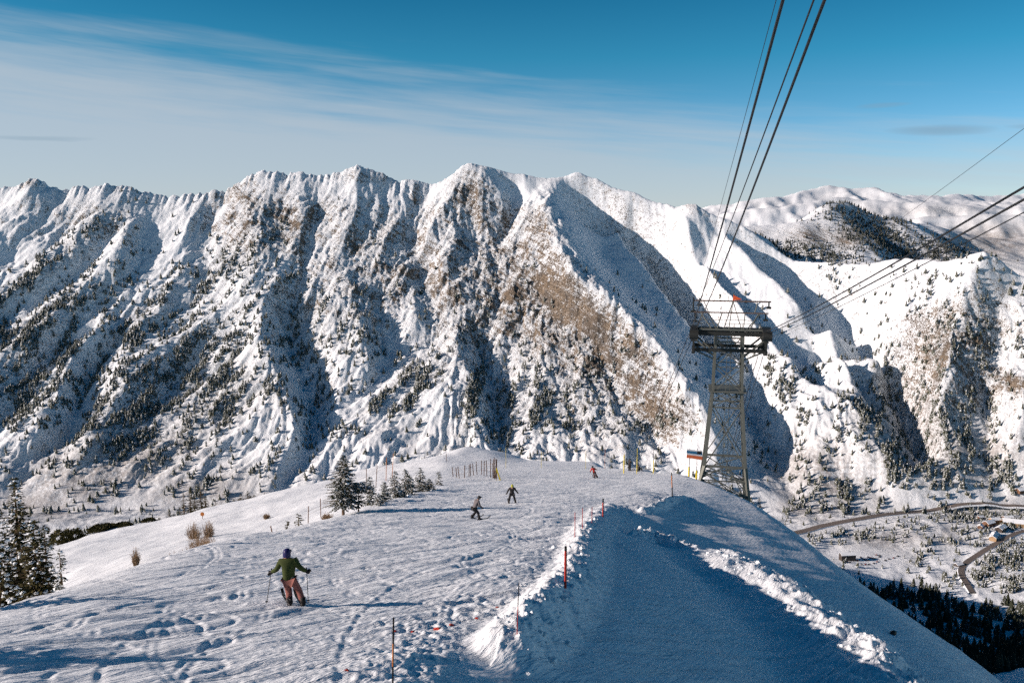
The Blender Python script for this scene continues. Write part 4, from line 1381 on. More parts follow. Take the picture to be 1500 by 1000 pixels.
# candidate positions, weighted by the masks
def scatter(mask, n, ylo, yhi, seed):
    r = np.random.default_rng(seed)
    u = r.uniform(-0.70, 0.70, n)
    y = r.uniform(ylo, yhi, n)
    x = u * y
    z = far_z(x, y)
    px, pr = to_px(x, y, z)
    m = mask(px, pr, x, y)
    k = r.random(n) < m
    return x[k], y[k], z[k], px[k], pr[k]


def m_wall(px, pr, x, y):
    base_ = region(px, pr, TREES)
    cl = sstep(-0.02, 0.20, perlin((x - .4 * y) / 42, y / 130, 7) + 0.45 * perlin(x / 20, y / 34, 8))
    smm = region(px, pr, SMOOTH)
    lower = 0.05 * sstep(330, 480, pr)
    return np.clip(base_ * (0.08 + 1.2 * cl) + lower * cl * 1.3, 0, 1) * (1 - .9 * np.clip(smm, 0, 1) * (base_ < .6))


def m_valley(px, pr, x, y):
    cl = sstep(-0.2, 0.2, perlin(x / 30, y / 30, 17))
    v_ = region(px, pr, TREES_VALLEY) * (0.2 + cl) + 0.035 * cl
    rd = np.minimum(seg_dist(px, pr, ROAD_A)[0], seg_dist(px, pr, ROAD_B)[0])
    lot = blob(px, pr, 1280, 812, 40, 18) > .3
    return np.clip(v_, 0, 1) * (rd > 7) * (~lot)


def m_forest(px, pr, x, y):
    edge = np.interp(px, [1200, 1290, 1330, 1380, 1410, 1440, 1500, 1600], [850, 858, 855, 868, 885, 890, 872, 860])
    gap = sstep(0.28, 0.12, perlin(x / 45, y / 60, 27))
    return sstep(-4, 14, pr - edge) * (0.10 + 0.9 * gap)


SX = [scatter(m_wall, 150000, 2420, 4150, 1), scatter(m_valley, 26000, 1850, 2500, 2), scatter(m_forest, 9000, 1150, 1950, 3)]
kinds = []
for s, (x, y, z, px, pr) in enumerate(SX):
    h = {0: rt_.uniform(10, 27, len(x)), 1: rt_.uniform(9, 19, len(x)), 2: rt_.uniform(17, 30, len(x))}[s]
    for i in range(len(x)):
        kinds.append((h[i] / y[i] if (-5 < px[i] < 1505 and pr[i] < 1010) else 0, s, x[i], y[i], z[i], h[i], px[i], pr[i]))
kinds.sort(key=lambda k: -k[0])
# what the near ground hides cannot be one of the 300 that show
cand = []
nys = np.arange(12, 200, 1.5)


def hidden(x, y, ztop):
    u, v = x / y, ztop / y
    return bool(np.any(near_z(u * nys, nys) > v * nys))


single, rest = [], []
for k in kinds:
    if len(single) < 300 and k[0] > 0 and not hidden(k[2], k[3], k[4] + k[5] * .8):
        single.append(k)
    else:
        rest.append(k)
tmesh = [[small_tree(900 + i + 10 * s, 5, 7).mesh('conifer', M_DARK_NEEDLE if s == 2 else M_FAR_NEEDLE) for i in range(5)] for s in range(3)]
TL = ["conifer standing alone on the mountain wall", "conifer among the snowy clearings of the canyon floor", "black-green conifer in the shaded forest at the lower right"]
TG = ["conifers on the mountain wall", "conifers of the canyon floor", "conifers of the shaded forest"]


def wood_label(s, px, pr):
    """where in the forest the tree stands, in words"""
    if s != 2:
        return TL[s]
    e = pr - np.interp(px, [1200, 1290, 1330, 1380, 1410, 1440, 1500, 1600], [850, 858, 855, 868, 885, 890, 872, 860])
    a = "against the diagonal snow shoulder" if px < 1290 + (pr - 850) * 1.05 + 25 else ("at the right border" if px > 1462 else ("below the bend of the lower road" if 1385 < px < 1440 else "in the middle of the forest"))
    if e < 14:
        return "dark conifer fronting the shaded forest, " + a
    if pr < 930:
        return "dark conifer in the upper shaded forest, " + a
    return "black-green conifer low in the shaded forest, " + a


for i, k in enumerate(single):
    s = k[1]
    o = put('conifer', tmesh[s][i % 5], None, (k[2], k[3], k[4] - .5), rt_.uniform(0, 6.28), (k[5] * rt_.uniform(.8, 1.25), k[5] * rt_.uniform(.8, 1.25), k[5]))
    tag(o, wood_label(s, k[6], k[7]), 'tree', TG[s])


def tree_mass(name, lst, mat, tiers, sides):
    prot = [small_tree(50 + i, tiers, sides) for i in range(6)]
    pv = [np.array(p.v) for p in prot]
    pf = [p.f for p in prot]
    V, LI, LS, n, lo = [], [], [], 0, 0
    for i, k in enumerate(lst):
        a = rt_.uniform(0, 6.28)
        v = pv[i % 6]
        c, s_ = math.cos(a), math.sin(a)
        h = k[5]
        wd = h * rt_.uniform(.75, 1.3)
        q = np.stack([(v[:, 0] * c - v[:, 1] * s_) * wd + k[2], (v[:, 0] * s_ + v[:, 1] * c) * wd + k[3], v[:, 2] * h + k[4] - .6], -1)
        V.append(q)
        for f in pf[i % 6]:
            LI.extend([j + n for j in f]); LS.append(lo); lo += len(f)
        n += len(v)
    V = np.concatenate(V).astype(np.float32)
    me = bpy.data.meshes.new(name)
    me.vertices.add(n); me.vertices.foreach_set('co', V.ravel())
    me.loops.add(lo); me.loops.foreach_set('vertex_index', np.array(LI, np.int32))
    me.polygons.add(len(LS)); me.polygons.foreach_set('loop_start', np.array(LS, np.int32))
    me.update(calc_edges=True)
    me.materials.append(mat)
    o = bpy.data.objects.new(name, me)
    COL.objects.link(o)
    tag(o, kind='stuff')
    return o


tree_mass('mountain_woods', [k for k in rest if k[1] == 0], M_FAR_NEEDLE, 2, 5)
tree_mass('canyon_woods', [k for k in rest if k[1] == 1], M_FAR_NEEDLE, 3, 5)
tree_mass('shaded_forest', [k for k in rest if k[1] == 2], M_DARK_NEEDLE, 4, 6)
# woods on the farther hills
r9 = np.random.default_rng(77)
ux_ = r9.uniform(0.2, 0.66, 52000); yy_ = r9.uniform(5300, 8200, 52000)
jj = np.clip(np.searchsorted(Yr2, yy_), 1, len(Yr2) - 1)
ii = np.clip(((ux_ - us2[0]) / (us2[-1] - us2[0]) * (len(us2) - 1)).astype(int), 0, len(us2) - 1)
zz_ = H2[jj, ii]
xx_ = X2[jj, ii]; y2_ = Y2[jj, ii]
pp, rr_ = to_px(xx_, y2_, zz_)
mk = region(pp, rr_, [(1290, 345, 85, 26, 30, 1.0), (1380, 372, 50, 16, 20, 1.0), (1190, 372, 60, 13, 10, 1.0), (1250, 302, 30, 6, 0, .6), (1400, 318, 60, 8, 0, .3)])
sel = r9.random(52000) < mk * .7
jx, jy = r9.uniform(-12, 12, 52000), r9.uniform(-12, 12, 52000)
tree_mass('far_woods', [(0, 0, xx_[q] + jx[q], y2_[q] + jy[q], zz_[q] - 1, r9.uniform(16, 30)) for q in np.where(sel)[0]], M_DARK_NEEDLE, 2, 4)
# ------------------------------------------------------------------ canyon floor: roads, buildings, cars
def far_hit(px, row):
    u, v = ray(px, row)
    ys = np.arange(1200, 4500, 2.0)
    g = far_z(u * ys, ys)
    b = np.where(v * ys <= g)[0]
    y = ys[b[0]] if len(b) else 2400.0
    return Vector((u * y, y, float(far_z(u * y, y))))


M_ROAD = flat_mat("ploughed_asphalt", (0.15, 0.13, 0.115), 0.6, scale=0.05)
M_LANE = flat_mat("road_paint", (0.6, 0.5, 0.2), 0.6)


def road(name, pix, width, zoff=1.2):
    c = [far_hit(*p) for p in pix]
    yy = [q.y for q in c]
    for _ in range(2):
        yy = [yy[0]] + [(yy[i - 1] + 2 * yy[i] + yy[i + 1]) / 4 for i in range(1, len(yy) - 1)] + [yy[-1]]
    c = [Vector((q.x / q.y * y, y, 0)) for q, y in zip(c, yy)]
    P = []
    for i in range(len(c) - 1):
        for k in range(6):
            t = k / 6
            a, b, d, e = c[max(i - 1, 0)], c[i], c[i + 1], c[min(i + 2, len(c) - 1)]
            P.append(0.5 * ((2 * b) + (d - a) * t + (2 * a - 5 * b + 4 * d - e) * t * t + (3 * b - a - 3 * d + e) * t ** 3))
    P.append(c[-1])
    mb = MB()
    vs = []
    for i, p in enumerate(P):
        d = (P[min(i + 1, len(P) - 1)] - P[max(i - 1, 0)])
        n = Vector((-d.y, d.x, 0)).normalized()
        z = max(float(far_z(p.x + n.x * s, p.y + n.y * s)) for s in (-width / 2, 0, width / 2)) + zoff
        vs += [(p.x - n.x * width / 2, p.y - n.y * width / 2, z), (p.x + n.x * width / 2, p.y + n.y * width / 2, z)]
        vs += [(p.x - n.x * (width / 2 + 3), p.y - n.y * (width / 2 + 3), z - 4), (p.x + n.x * (width / 2 + 3), p.y + n.y * (width / 2 + 3), z - 4)]
    fs, ms = [], []
    for i in range(len(P) - 1):
        a = 4 * i
        mb.add([vs[a], vs[a + 1], vs[a + 5], vs[a + 4]], [(0, 1, 2, 3)], 0)
        mb.add([vs[a], vs[a + 4], vs[a + 6], vs[a + 2]], [(0, 1, 2, 3)], 1)
        mb.add([vs[a + 1], vs[a + 3], vs[a + 7], vs[a + 5]], [(0, 1, 2, 3)], 1)
    o = mb.build(name, [M_ROAD, MAT_FAR])
    tag(o, kind='structure')
    return o


road('canyon_road', ROAD_A, 23)
road('lower_road', ROAD_B, 15)

M_WALLS = [flat_mat("brown_wood_wall", (0.16, 0.09, 0.055), scale=.4), flat_mat("tan_wall", (0.38, 0.26, 0.15), scale=.4), flat_mat("dark_wall", (0.06, 0.05, 0.045), scale=.4)]
M_GLASS = NT("window_glass"); M_GLASS.set(Base_Color=(0.03, 0.035, 0.04, 1), Roughness=0.15); M_GLASS = M_GLASS.m


def house(px, row, L, W, Hh, rz, wall, label, roof_snow=True):
    L, W, Hh = L * 1.35, W * 1.35, Hh * 1.3
    p = far_hit(px, row)
    r = empty('building', (p.x, p.y, p.z - 1), rz)
    tag(r, label, 'building', 'buildings of the canyon village')
    w = MB(); w.box((0, 0, Hh / 2), (L, W, Hh)); w.add([(-L / 2 + .1, -W / 2, Hh), (-L / 2 + .1, W / 2, Hh), (-L / 2 + .1, 0, Hh + W * .28)], [(0, 2, 1)])
    w.add([(L / 2 - .1, -W / 2, Hh), (L / 2 - .1, W / 2, Hh), (L / 2 - .1, 0, Hh + W * .28)], [(0, 1, 2)])
    w.build('wall', M_WALLS[wall], r)
    rf = MB()
    e, t = 1.2, .9
    for s in (-1, 1):
        a = [(-L / 2 - e, s * (W / 2 + e), Hh - .3), (L / 2 + e, s * (W / 2 + e), Hh - .3), (L / 2 + e, 0, Hh + W * .28 + .1), (-L / 2 - e, 0, Hh + W * .28 + .1)]
        b = [(x, y, z + t) for x, y, z in a]
        rf.add(a + b, [(0, 1, 2, 3), (7, 6, 5, 4), (0, 4, 5, 1), (1, 5, 6, 2), (2, 6, 7, 3), (3, 7, 4, 0)])
    rf.build('roof', MAT_SNOW, r)
    wm = MB(); wm.box((0, 0, 0), (2.2, .3, 1.8)); wme = wm.mesh('window', M_GLASS)
    for fl_ in range(max(1, int(Hh // 3.4))):
        for k in range(int(L // 5)):
            put('window', wme, r, (-L / 2 + 3 + k * 5, -W / 2 - .05, 2.2 + fl_ * 3.3))
    d = MB(); d.box((L * .3, -W / 2 - .1, 1.3), (1.6, .3, 2.6)); d.build('door', M_WALLS[2], r)
    ch = MB(); ch.box((L * .2, W * .1, Hh + W * .3), (1.6, 1.6, 3.5)); ch.build('chimney', M_WALLS[2], r)


house(1241, 820, 28, 12, 13, .1, 2, "dark flat lodge beside the car park, its snowy roof facing the road")
house(1448, 770, 22, 14, 9, .5, 0, "brown chalet at the left of the village cluster")
house(1457, 766, 20, 13, 10, .2, 1, "tan chalet in the middle of the village cluster")
house(1436, 773, 12, 9, 6, .9, 0, "smallest brown hut at the left end of the village")
house(1466, 777, 26, 14, 8, .7, 2, "dark-walled house with broad white roof facing the lower road")
house(1456, 788, 34, 13, 7, .9, 1, "long low building with white roof beside the lower road")
house(1486, 770, 46, 20, 10, -.35, 1, "largest tan hotel block at the right edge of the village")
house(1476, 762, 20, 12, 8, .1, 0, "brown house behind the large tan hotel block")
house(1436, 760, 12, 9, 6, .4, 0, "small brown cabin uphill left of the village")
house(1404, 829, 14, 9, 5, .4, 2, "small dark cabin beside the bend of the lower road")
house(1495, 722, 20, 14, 8, .3, 0, "brown house above the canyon road at the right border")
M_CARS = [flat_mat("car_paint_black", (.02, .02, .025), .4), flat_mat("car_paint_grey", (.12, .12, .13), .4), flat_mat("car_paint_maroon", (.15, .03, .03), .4), flat_mat("car_paint_blue", (.03, .05, .12), .4)]
cm = []
for mt in M_CARS:
    b = MB()
    prof_ = [(-2.3, .35), (-2.35, .9), (-2.0, 1.0), (-1.5, 1.55), (.5, 1.6), (1.2, 1.05), (2.2, .9), (2.35, .4)]
    for yv in (-.9, .9):
        b.add([(x, yv, z) for x, z in prof_], [tuple(range(8)) if yv < 0 else tuple(range(8))[::-1]])
    for i in range(8):
        j = (i + 1) % 8
        a1, a2 = prof_[i], prof_[j]
        b.add([(a1[0], -.9, a1[1]), (a2[0], -.9, a2[1]), (a2[0], .9, a2[1]), (a1[0], .9, a1[1])], [(0, 1, 2, 3)])
    b.tube([(-1.4, -1, .35), (-1.4, 1, .35)], .35, 8, 1)
    b.tube([(1.4, -1, .35), (1.4, 1, .35)], .35, 8, 1)
    cm.append(b.mesh('parked_car', [mt, M_ROAD]))
CARS = [(1251, 820), (1254, 821), (1257, 821), (1261, 817), (1265, 819), (1268, 820), (1272, 821), (1271, 816), (1275, 817), (1279, 818), (1282, 818), (1284, 813), (1289, 814), (1288, 816),
        (1241, 823), (1245, 824), (1262, 827), (1268, 827), (1273, 827), (1280, 825), (1285, 823), (1297, 821), (1302, 819), (1309, 817), (1315, 815)]
for i, (px, row) in enumerate(CARS):
    p = far_hit(px, row)
    o = put('parked_car', cm[(i * 5 + i // 3) % 4], None, (p.x, p.y, p.z + .1), .5 + (i % 3) * .1, 1.6)
    w_ = ("in the back row of the snowy lot" if row < 815 else "in the middle rows of the snowy lot") if px < 1293 and row < 823 else ("in the front row of the snowy lot" if px < 1290 else "strung along the lane right of the snowy lot")
    tag(o, "tiny dark car parked " + w_, 'car', 'cars parked beside the lodge')
# ------------------------------------------------------------------ aerial tramway tower
M_STEEL = flat_mat("weathered_green_steel", (0.12, 0.13, 0.115), 0.55, 0.3, 0.25, 1.5)
M_STEEL_D = flat_mat("dark_steel", (0.035, 0.038, 0.036), 0.5, 0.4, 0.3, 2.0)
M_RUST = flat_mat("rusty_rail_steel", (0.11, 0.085, 0.075), 0.7, 0.2, 0.25, 2.0)
M_ORANGE = flat_mat("orange_red_cloth", (0.55, 0.09, 0.03), 0.8)
M_CONC = flat_mat("concrete", (0.35, 0.33, 0.3), 0.9)
TWY = 130.0
tower = empty('tram_tower', (33.4, TWY, -46.5), math.radians(-12))
tag(tower, 'tall green steel lattice tower of the aerial tramway on the right shoulder', 'tower')
TB = -46.5


def tz(row):
    return ray(1064, row)[1] * TWY - TB


LEV = [(-1.2, 3.9, 4.4), (tz(675), 3.05, 3.2), (tz(592), 2.35, 2.4), (tz(570), 2.15, 2.3), (tz(498), 2.0, 2.3), (tz(484), 2.0, 2.3)]


def corner(i, sx, sy):
    z, hx, hy = LEV[i]
    # real feet stand lower on the right side of the ridge
    if i == 0:
        wx, wy = 33.4 + sx * hx * math.cos(-.209) - sy * hy * math.sin(-.209), TWY + sx * hx * math.sin(-.209) + sy * hy * math.cos(-.209)
        z = float(near_z(wx, wy)) - TB - .6
    return Vector((sx * hx, sy * hy, z))


def part_beam(name, p, q, w, mat, h=None, parent=None):
    mb = MB(); mb.beam(p, q, w, h)
    return mb.build(name, mat, parent or tower)


for sx in (-1, 1):
    for sy in (-1, 1):
        mb = MB()
        for i in range(len(LEV) - 1):
            mb.beam(corner(i, sx, sy), corner(i + 1, sx, sy), .44 if i < 2 else .36)
        mb.build('leg', M_STEEL, tower)
        c = corner(0, sx, sy)
        mb = MB(); mb.box(c + Vector((0, 0, -.2)), (1.3, 1.3, 1.4)); mb.build('footing', M_CONC, tower)


def face(k):
    return [((-1, -1), (1, -1)), ((1, -1), (1, 1)), ((1, 1), (-1, 1)), ((-1, 1), (-1, -1))][k]


for k in range(4):
    a, b = face(k)
    for i in (1, 2, 3, 4):
        part_beam('ring_beam', corner(i, *a), corner(i, *b), .30 if i in (1, 3) else .22, M_STEEL)
    for i, n in ((0, 3), (1, 1), (2, 1), (3, 2)):
        pa = [corner(i, *a).lerp(corner(i + 1, *a), t / n) for t in range(n + 1)]
        pb = [corner(i, *b).lerp(corner(i + 1, *b), t / n) for t in range(n + 1)]
        for t in range(n):
            part_beam('cross_brace', pa[t], pb[t + 1], .14, M_STEEL)
            part_beam('cross_brace', pb[t], pa[t + 1], .14, M_STEEL)
            if t:
                part_beam('ring_beam', pa[t], pb[t], .14, M_STEEL)
    # little braces of the splayed base
    m = corner(1, *a).lerp(corner(1, *b), .5)
    part_beam('cross_brace', corner(0, *a).lerp(corner(1, *a), .4), m, .14, M_STEEL)
    part_beam('cross_brace', corner(0, *b).lerp(corner(1, *b), .4), m, .14, M_STEEL)

# collar platform at the waist
mb = MB()
zc = tz(570)
mb.box((0, 0, zc + .1), (5.6, 5.8, .16))
mb.build('platform', M_STEEL, tower)
# head: two saddle girders along the cables, cross beams between them
zt = tz(484)
for s in (-1, 1):
    mb = MB()
    n = 12
    for i in range(n):
        y0_, y1_ = -4.6 + 9.2 * i / n, -4.6 + 9.2 * (i + 1) / n
        z0_, z1_ = zt + .55 - .06 * y0_ ** 2 + .13 * -y0_ , zt + .55 - .06 * y1_ ** 2 + .13 * -y1_
        mb.beam((s * 5.3, y0_, z0_), (s * 5.3, y1_, z1_), 1.15, .42)
    mb.build('cable_saddle', M_STEEL_D, tower)
    mb = MB()
    mb.beam((s * 5.3, -3.4, zt - 2.9), (s * 5.3, 3.6, zt - 3.3), .5, .6)
    for y in (-3.3, -1.7, 0, 1.7, 3.4):
        mb.beam((s * 5.3, y, zt - 3.0), (s * 5.3, y, zt + .2 - .06 * y * y - .13 * y), .3)
    for y in (-3.3, -1.7, 0, 1.7):
        mb.beam((s * 5.3, y, zt - 3.0), (s * 5.3, y + 1.7, zt - .2), .22)
    mb.build('saddle_girder', M_STEEL_D, tower)
    mb = MB()
    mb.tube([(s * 5.3 - .65, -4.7, zt - .1), (s * 5.3 + .65, -4.7, zt - .1)], .75, 14)
    mb.build('haul_rope_sheave', M_STEEL_D, tower)
    mb = MB()
    mb.box((s * 5.3, .3, zt - 1.4), (.9, 5.6, .12))
    mb.build('service_catwalk', M_STEEL_D, tower)
    for y in (-2.2, 2.2):
        part_beam('head_brace', (s * 2.0, y, tz(520)), (s * 5.2, y, zt - 1.0), .26, M_STEEL)
        part_beam('head_brace', (s * 2.0, y, tz(524)), (s * 5.2, y, zt - 2.8), .22, M_STEEL)
for y in (-2.4, 2.4):
    part_beam('head_beam', (-5.4, y, zt - .2), (5.4, y, zt - .2), .35, M_STEEL_D, .6)
    part_beam('head_beam', (-5.4, y, zt - 2.7), (5.4, y, zt - 2.7), .4, M_STEEL_D, .5)
part_beam('head_beam', (-4.5, -2.5, zt + .45), (4.9, -2.5, zt + .45), .3, M_STEEL, .25)
mb = MB()
mb.box((0, -1.6, zt + .2), (9.0, 1.4, .1)); mb.box((0, 1.8, zt + .2), (9.0, 1.0, .1))
mb.build('platform', M_STEEL_D, tower)
for x in np.linspace(-4.2, 4.2, 8):
    part_beam('railing_post', (x, -2.3, zt + .25), (x, -2.3, zt + 1.35), .07, M_STEEL)
part_beam('railing', (-4.4, -2.3, zt + 1.35), (4.4, -2.3, zt + 1.35), .07, M_STEEL)
part_beam('railing', (-4.4, 2.3, zt + 1.35), (4.4, 2.3, zt + 1.35), .07, M_STEEL)
# two crane rails over the head on V struts
za, zb = tz(441), tz(457)
part_beam('crane_rail', (-5.6, 0, za), (6.0, 0, za), .16, M_RUST, .22)
part_beam('crane_rail', (-5.4, -.9, zb), (5.6, -.9, zb), .16, M_RUST, .2)
for p, q in [((-4.0, 0, za), (-1.9, 0, zt)), ((-4.4, -.9, zb), (-2.4, -1.8, zt)), ((.4, 0, za), (-.9, 0, zt)), ((.4, 0, za), (1.9, 0, zt)), ((4.6, 0, zb), (2.4, 0, zt)), ((4.2, -.9, zb), (2.7, -1.8, zt)),
             ((.4, 0, za), (-.2, -2, zt)), ((-4.0, 0, zb), (-5.0, 0, zt)), ((4.0, 0, za - .2), (3.6, -.9, zb)), ((-1.2, -.9, zb), (-2.0, -1.6, zt)), ((2.2, -.9, zb), (2.0, -1.6, zt))]:
    part_beam('rail_strut', p, q, .13, M_STEEL)
for x, z0_, z1_ in [(-5.5, za - 1.7, za + .5), (5.7, za - .9, za + .1), (5.3, zb - 1.1, zb), (-5.2, zb - 1.5, zb + .2), (-4.6, za - .7, za + .4)]:
    part_beam('hanger', (x, 0, z0_), (x, 0, z1_), .2, M_STEEL_D)
    mb = MB(); mb.box((x, 0, z0_), (.7, .5, .3)); mb.build('pulley_block', M_STEEL_D, tower)
mb = MB()
mb.add([(.35, -.1, za + .1), (1.7, -.1, za + .3), (.4, -.1, za + 1.0), (.35, 0, za + .1), (1.7, 0, za + .3), (.4, 0, za + 1.0)], [(0, 1, 2), (5, 4, 3), (0, 3, 4, 1), (1, 4, 5, 2), (2, 5, 3, 0)])
mb.build('pennant', M_ORANGE, tower)
part_beam('hanger', (-.3, 0, za), (-.3, 0, za + .8), .08, M_STEEL_D)
# ladder
mb = MB()
for x in (-.3, .3):
    mb.beam((x, -2.45, 2), (x * 1, -2.35, zt), .07)
for k in range(int(zt / .6)):
    mb.beam((-.3, -2.43, 2 + k * .55), (.3, -2.43, 2 + k * .55), .05)
mb.build('ladder', M_STEEL, tower)

# ------------------------------------------------------------------ cables
M_CABLE = flat_mat("cable_steel", (0.03, 0.03, 0.03), 0.5, 0.5)


def cable(name, p0, pix, Yn_, rad, sag, label, over=-40.0, far=None):
    """from the tower p0 through the point seen at pixel pix at depth Yn_, and on over the photographer"""
    a = Vector(p0); b = Vector(P3(pix[0], pix[1], Yn_))
    d = b - a
    t_end = (over - a.y) / d.y
    pts = []
    for i in range(41):
        t = t_end * i / 40
        p = a + d * t
        # sag: zero at the tower and at b
        p.z -= sag * 4 * t * (1 - t) if 0 <= t <= 1 else sag * 4 * t * (1 - t) * .3
        pts.append(p)
    if far is not None:
        pts = [Vector(far), *pts]
    mb = MB(); mb.tube(pts, rad, 7)
    o = mb.build(name, M_CABLE, None, True)
    tag(o, label, 'cable', 'tramway cables')
    return o


def tw(lx, ly, lz):
    c, s = math.cos(math.radians(-12)), math.sin(math.radians(-12))
    return (33.4 + lx * c - ly * s, TWY + lx * s + ly * c, TB + lz)


LS, RS = tw(-5.3, -4.5, zt + .2), tw(5.3, -4.5, zt + .2)
farL, farR = (30, 330, -150), (70, 330, -165)
cable('track_cable', tw(-5.6, -4.5, zt + .9), (1147, 0), 26, .052, .5, "thick cable leftmost of the thick three reaching the top edge left", far=farL)
cable('track_cable', tw(-4.9, -4.5, zt + .9), (1208, 0), 26, .052, .5, "thick cable rightmost of those crossing the top edge of the photo", far=farL)
cable('haul_rope', tw(-4.8, 0, za - .5), (1192, 0), 26, .030, .4, "thinner rope close beside the rightmost thick cable at the top edge")
cable('signal_wire', tw(-5.5, 0, za), (1137, 0), 30, .013, .4, "hair-thin wire left of all the thick cables at the top edge")
cable('track_cable', tw(4.9, -4.5, zt + .5), (1500, 274), 33, .050, .35, "upper thick cable of the pair running from tower to the right edge", over=5, far=farR)
cable('track_cable', tw(5.7, -4.5, zt + .5), (1500, 292), 33, .050, .35, "lower thick cable of the pair running from tower to the right edge", over=5, far=farR)
cable('haul_rope', tw(5.3, -4.9, zt - .4), (1500, 311), 35, .026, .3, "thinner rope below the thick pair at the right edge", over=5)
cable('signal_wire', tw(6.0, 0, za), (1500, 188), 40, .012, .6, "hair-thin wire rising to the right edge well above the thick pair", over=5)

# ------------------------------------------------------------------ poles
M_RED = flat_mat("red_bamboo", (0.42, 0.035, 0.02), 0.6)
M_BLACK = flat_mat("black_paint", (0.015, 0.014, 0.014), 0.6)
M_YEL = flat_mat("yellow_pad", (0.62, 0.50, 0.04), 0.7)
M_ORG = flat_mat("orange_bamboo", (0.45, 0.16, 0.04), 0.6)
M_WOOD = flat_mat("weathered_lath", (0.14, 0.075, 0.045), 0.85)


def pole(px, rt, rb, rad, segs, label, group=None, lean=(0, 0), pad=None, Y=None, name='marker_pole', cat='pole'):
    """segs: list of (fraction from the bottom, material)"""
    if Y is None:
        p = near_hit(px, rb)
        if p is None:
            p = Vector(P3(px, rb, 120))
    else:
        u, v = ray(px, rb); p = Vector((u * Y, Y, float(near_z(u * Y, Y))))
    h = ray(px, rt)[1] * p.y - p.z
    r = empty(name, p)
    tag(r, label, cat, group)
    z = -.3
    for i, (f, m) in enumerate(segs):
        mb = MB()
        z1 = h * f
        mb.tube([(lean[0] * max(z, 0) / h, lean[1] * max(z, 0) / h, z), (lean[0] * z1 / h, lean[1] * z1 / h, z1)], rad, 7)
        mb.build('shaft' if i == 0 else 'painted_band', m, r)
        z = z1
    if pad:
        mb = MB(); mb.tube([(0, 0, pad[0] * h), (0, 0, pad[1] * h)], pad[2], 8); mb.build('pad', M_YEL, r)
    return r


pole(828, 800, 861, .05, [(.9, M_RED), (1, M_BLACK)], "thick red pole standing on the sunlit berm at the shadow edge")
pole(883, 730, 757, .055, [(.8, M_RED), (1, M_BLACK)], "dark-tipped red pole where the berm ends uphill of the shadow")
pole(985, 692, 727, .055, [(.38, M_BLACK), (.88, M_ORG), (1, M_BLACK)], "black and orange banded pole at the corner of the big shadow", lean=(-.15, 0))
pole(757, 853, 931, .013, [(.55, M_RED), (1, M_BLACK)], "thin red pole leaning on the sunlit tongue of the berm", lean=(.06, 0))
pole(575, 904, 1003, .022, [(.28, M_BLACK), (.62, M_ORG), (1, M_BLACK)], "thin black pole with yellow middle at the bottom of the photo", lean=(.06, 0))
GP = "thin red poles along the berm"
for px, rt, rb, lb in [(842, 750, 786, "thin red pole nearest of the three close together on the berm"), (853, 744, 774, "faint thin red pole in the middle of the three on the berm"),
                       (867, 742, 767, "thin red pole farthest of the three close together on the berm")]:
    pole(px, rt, rb, .02, [(1, M_RED)], lb, GP)
for px, rt, rb, lb in [(741, 655, 669, "yellow pole beside the white knoll right of the snow fence"), (793, 661, 676, "faint yellow pole on the crest between knoll and red skier"),
                       (858, 660, 682, "yellow-padded pole just left of the skier in red"), (886, 657, 680, "orange-brown pole right of the skier in red")]:
    pole(px, rt, rb, .028, [(1, M_ORG if px == 886 else M_YEL)], lb, "poles along the crest of the run", Y=141)
for px, rt, rb, lb, pd in [(914, 664, 683, "stubby yellow-padded pole left of the standing person", (0, .9, .08)), (933, 656, 684, "tall yellow pole between the standing and the sitting person", (0, .6, .055)),
                           (957, 650, 688, "tall dark pole with a yellow pad, right of the sitting person", (0, .45, .065))]:
    pole(px, rt, rb, .04, [(1, M_BLACK if px == 957 else M_YEL)], lb, "padded poles along the crest of the run", pad=pd, Y=128)
# banner on two padded posts
bx = []
for px, rb in [(1009, 699), (1020, 703)]:
    u, v = ray(px, rb); Yb = 122
    bx.append(Vector((u * Yb, Yb, float(near_z(u * Yb, Yb)))))
bn_ = empty('banner_sign', bx[0])
tag(bn_, "blue white and orange banner sign on two yellow-padded posts by the tower", 'sign')
zt2 = ray(1014, 657)[1] * 122 - bx[0].z
d_ = bx[1] - bx[0]
for off in (Vector((0, 0, 0)), Vector((d_.x, 0, d_.z))):
    mb = MB(); mb.tube([off + Vector((0, 0, -.4)), (off.x, off.y, zt2)], .05, 6); mb.build('post', M_BLACK, bn_)
    mb = MB(); mb.tube([off, (off.x, off.y, off.z + 1.7)], .14, 8); mb.build('pad', M_YEL, bn_)
W0, W1 = -.45, d_.x + .75
zz0 = ray(1014, 670)[1] * 122 - bx[0].z
M_BLUE = flat_mat("banner_blue", (0.03, 0.16, 0.30), 0.6)
M_WHITE = flat_mat("banner_white", (0.75, 0.75, 0.75), 0.6)
M_ORAN = flat_mat("banner_orange", (0.75, 0.18, 0.07), 0.6)
dr = -.32
for k, (f0, f1, m) in enumerate([(0, .38, M_ORAN), (.38, .55, M_WHITE), (.55, .84, M_BLUE), (.84, 1, M_WHITE)]):
    za_, zb_ = zz0 + (zt2 - zz0) * f0, zz0 + (zt2 - zz0) * f1
    mb = MB()
    mb.add([(W0, -.12, za_), (W1, -.12, za_ + dr), (W1, -.12, zb_ + dr), (W0, -.12, zb_), (W0, -.08, za_), (W1, -.08, za_ + dr), (W1, -.08, zb_ + dr), (W0, -.08, zb_)],
           [(0, 1, 2, 3), (7, 6, 5, 4), (0, 4, 5, 1), (1, 5, 6, 2), (2, 6, 7, 3), (3, 7, 4, 0)])
    mb.build('banner_panel', m, bn_)
mb = MB(); mb.box((W1 - .5, -.14, zt2 - .55), (.6, .05, .35)); mb.build('emblem', M_BLACK, bn_)

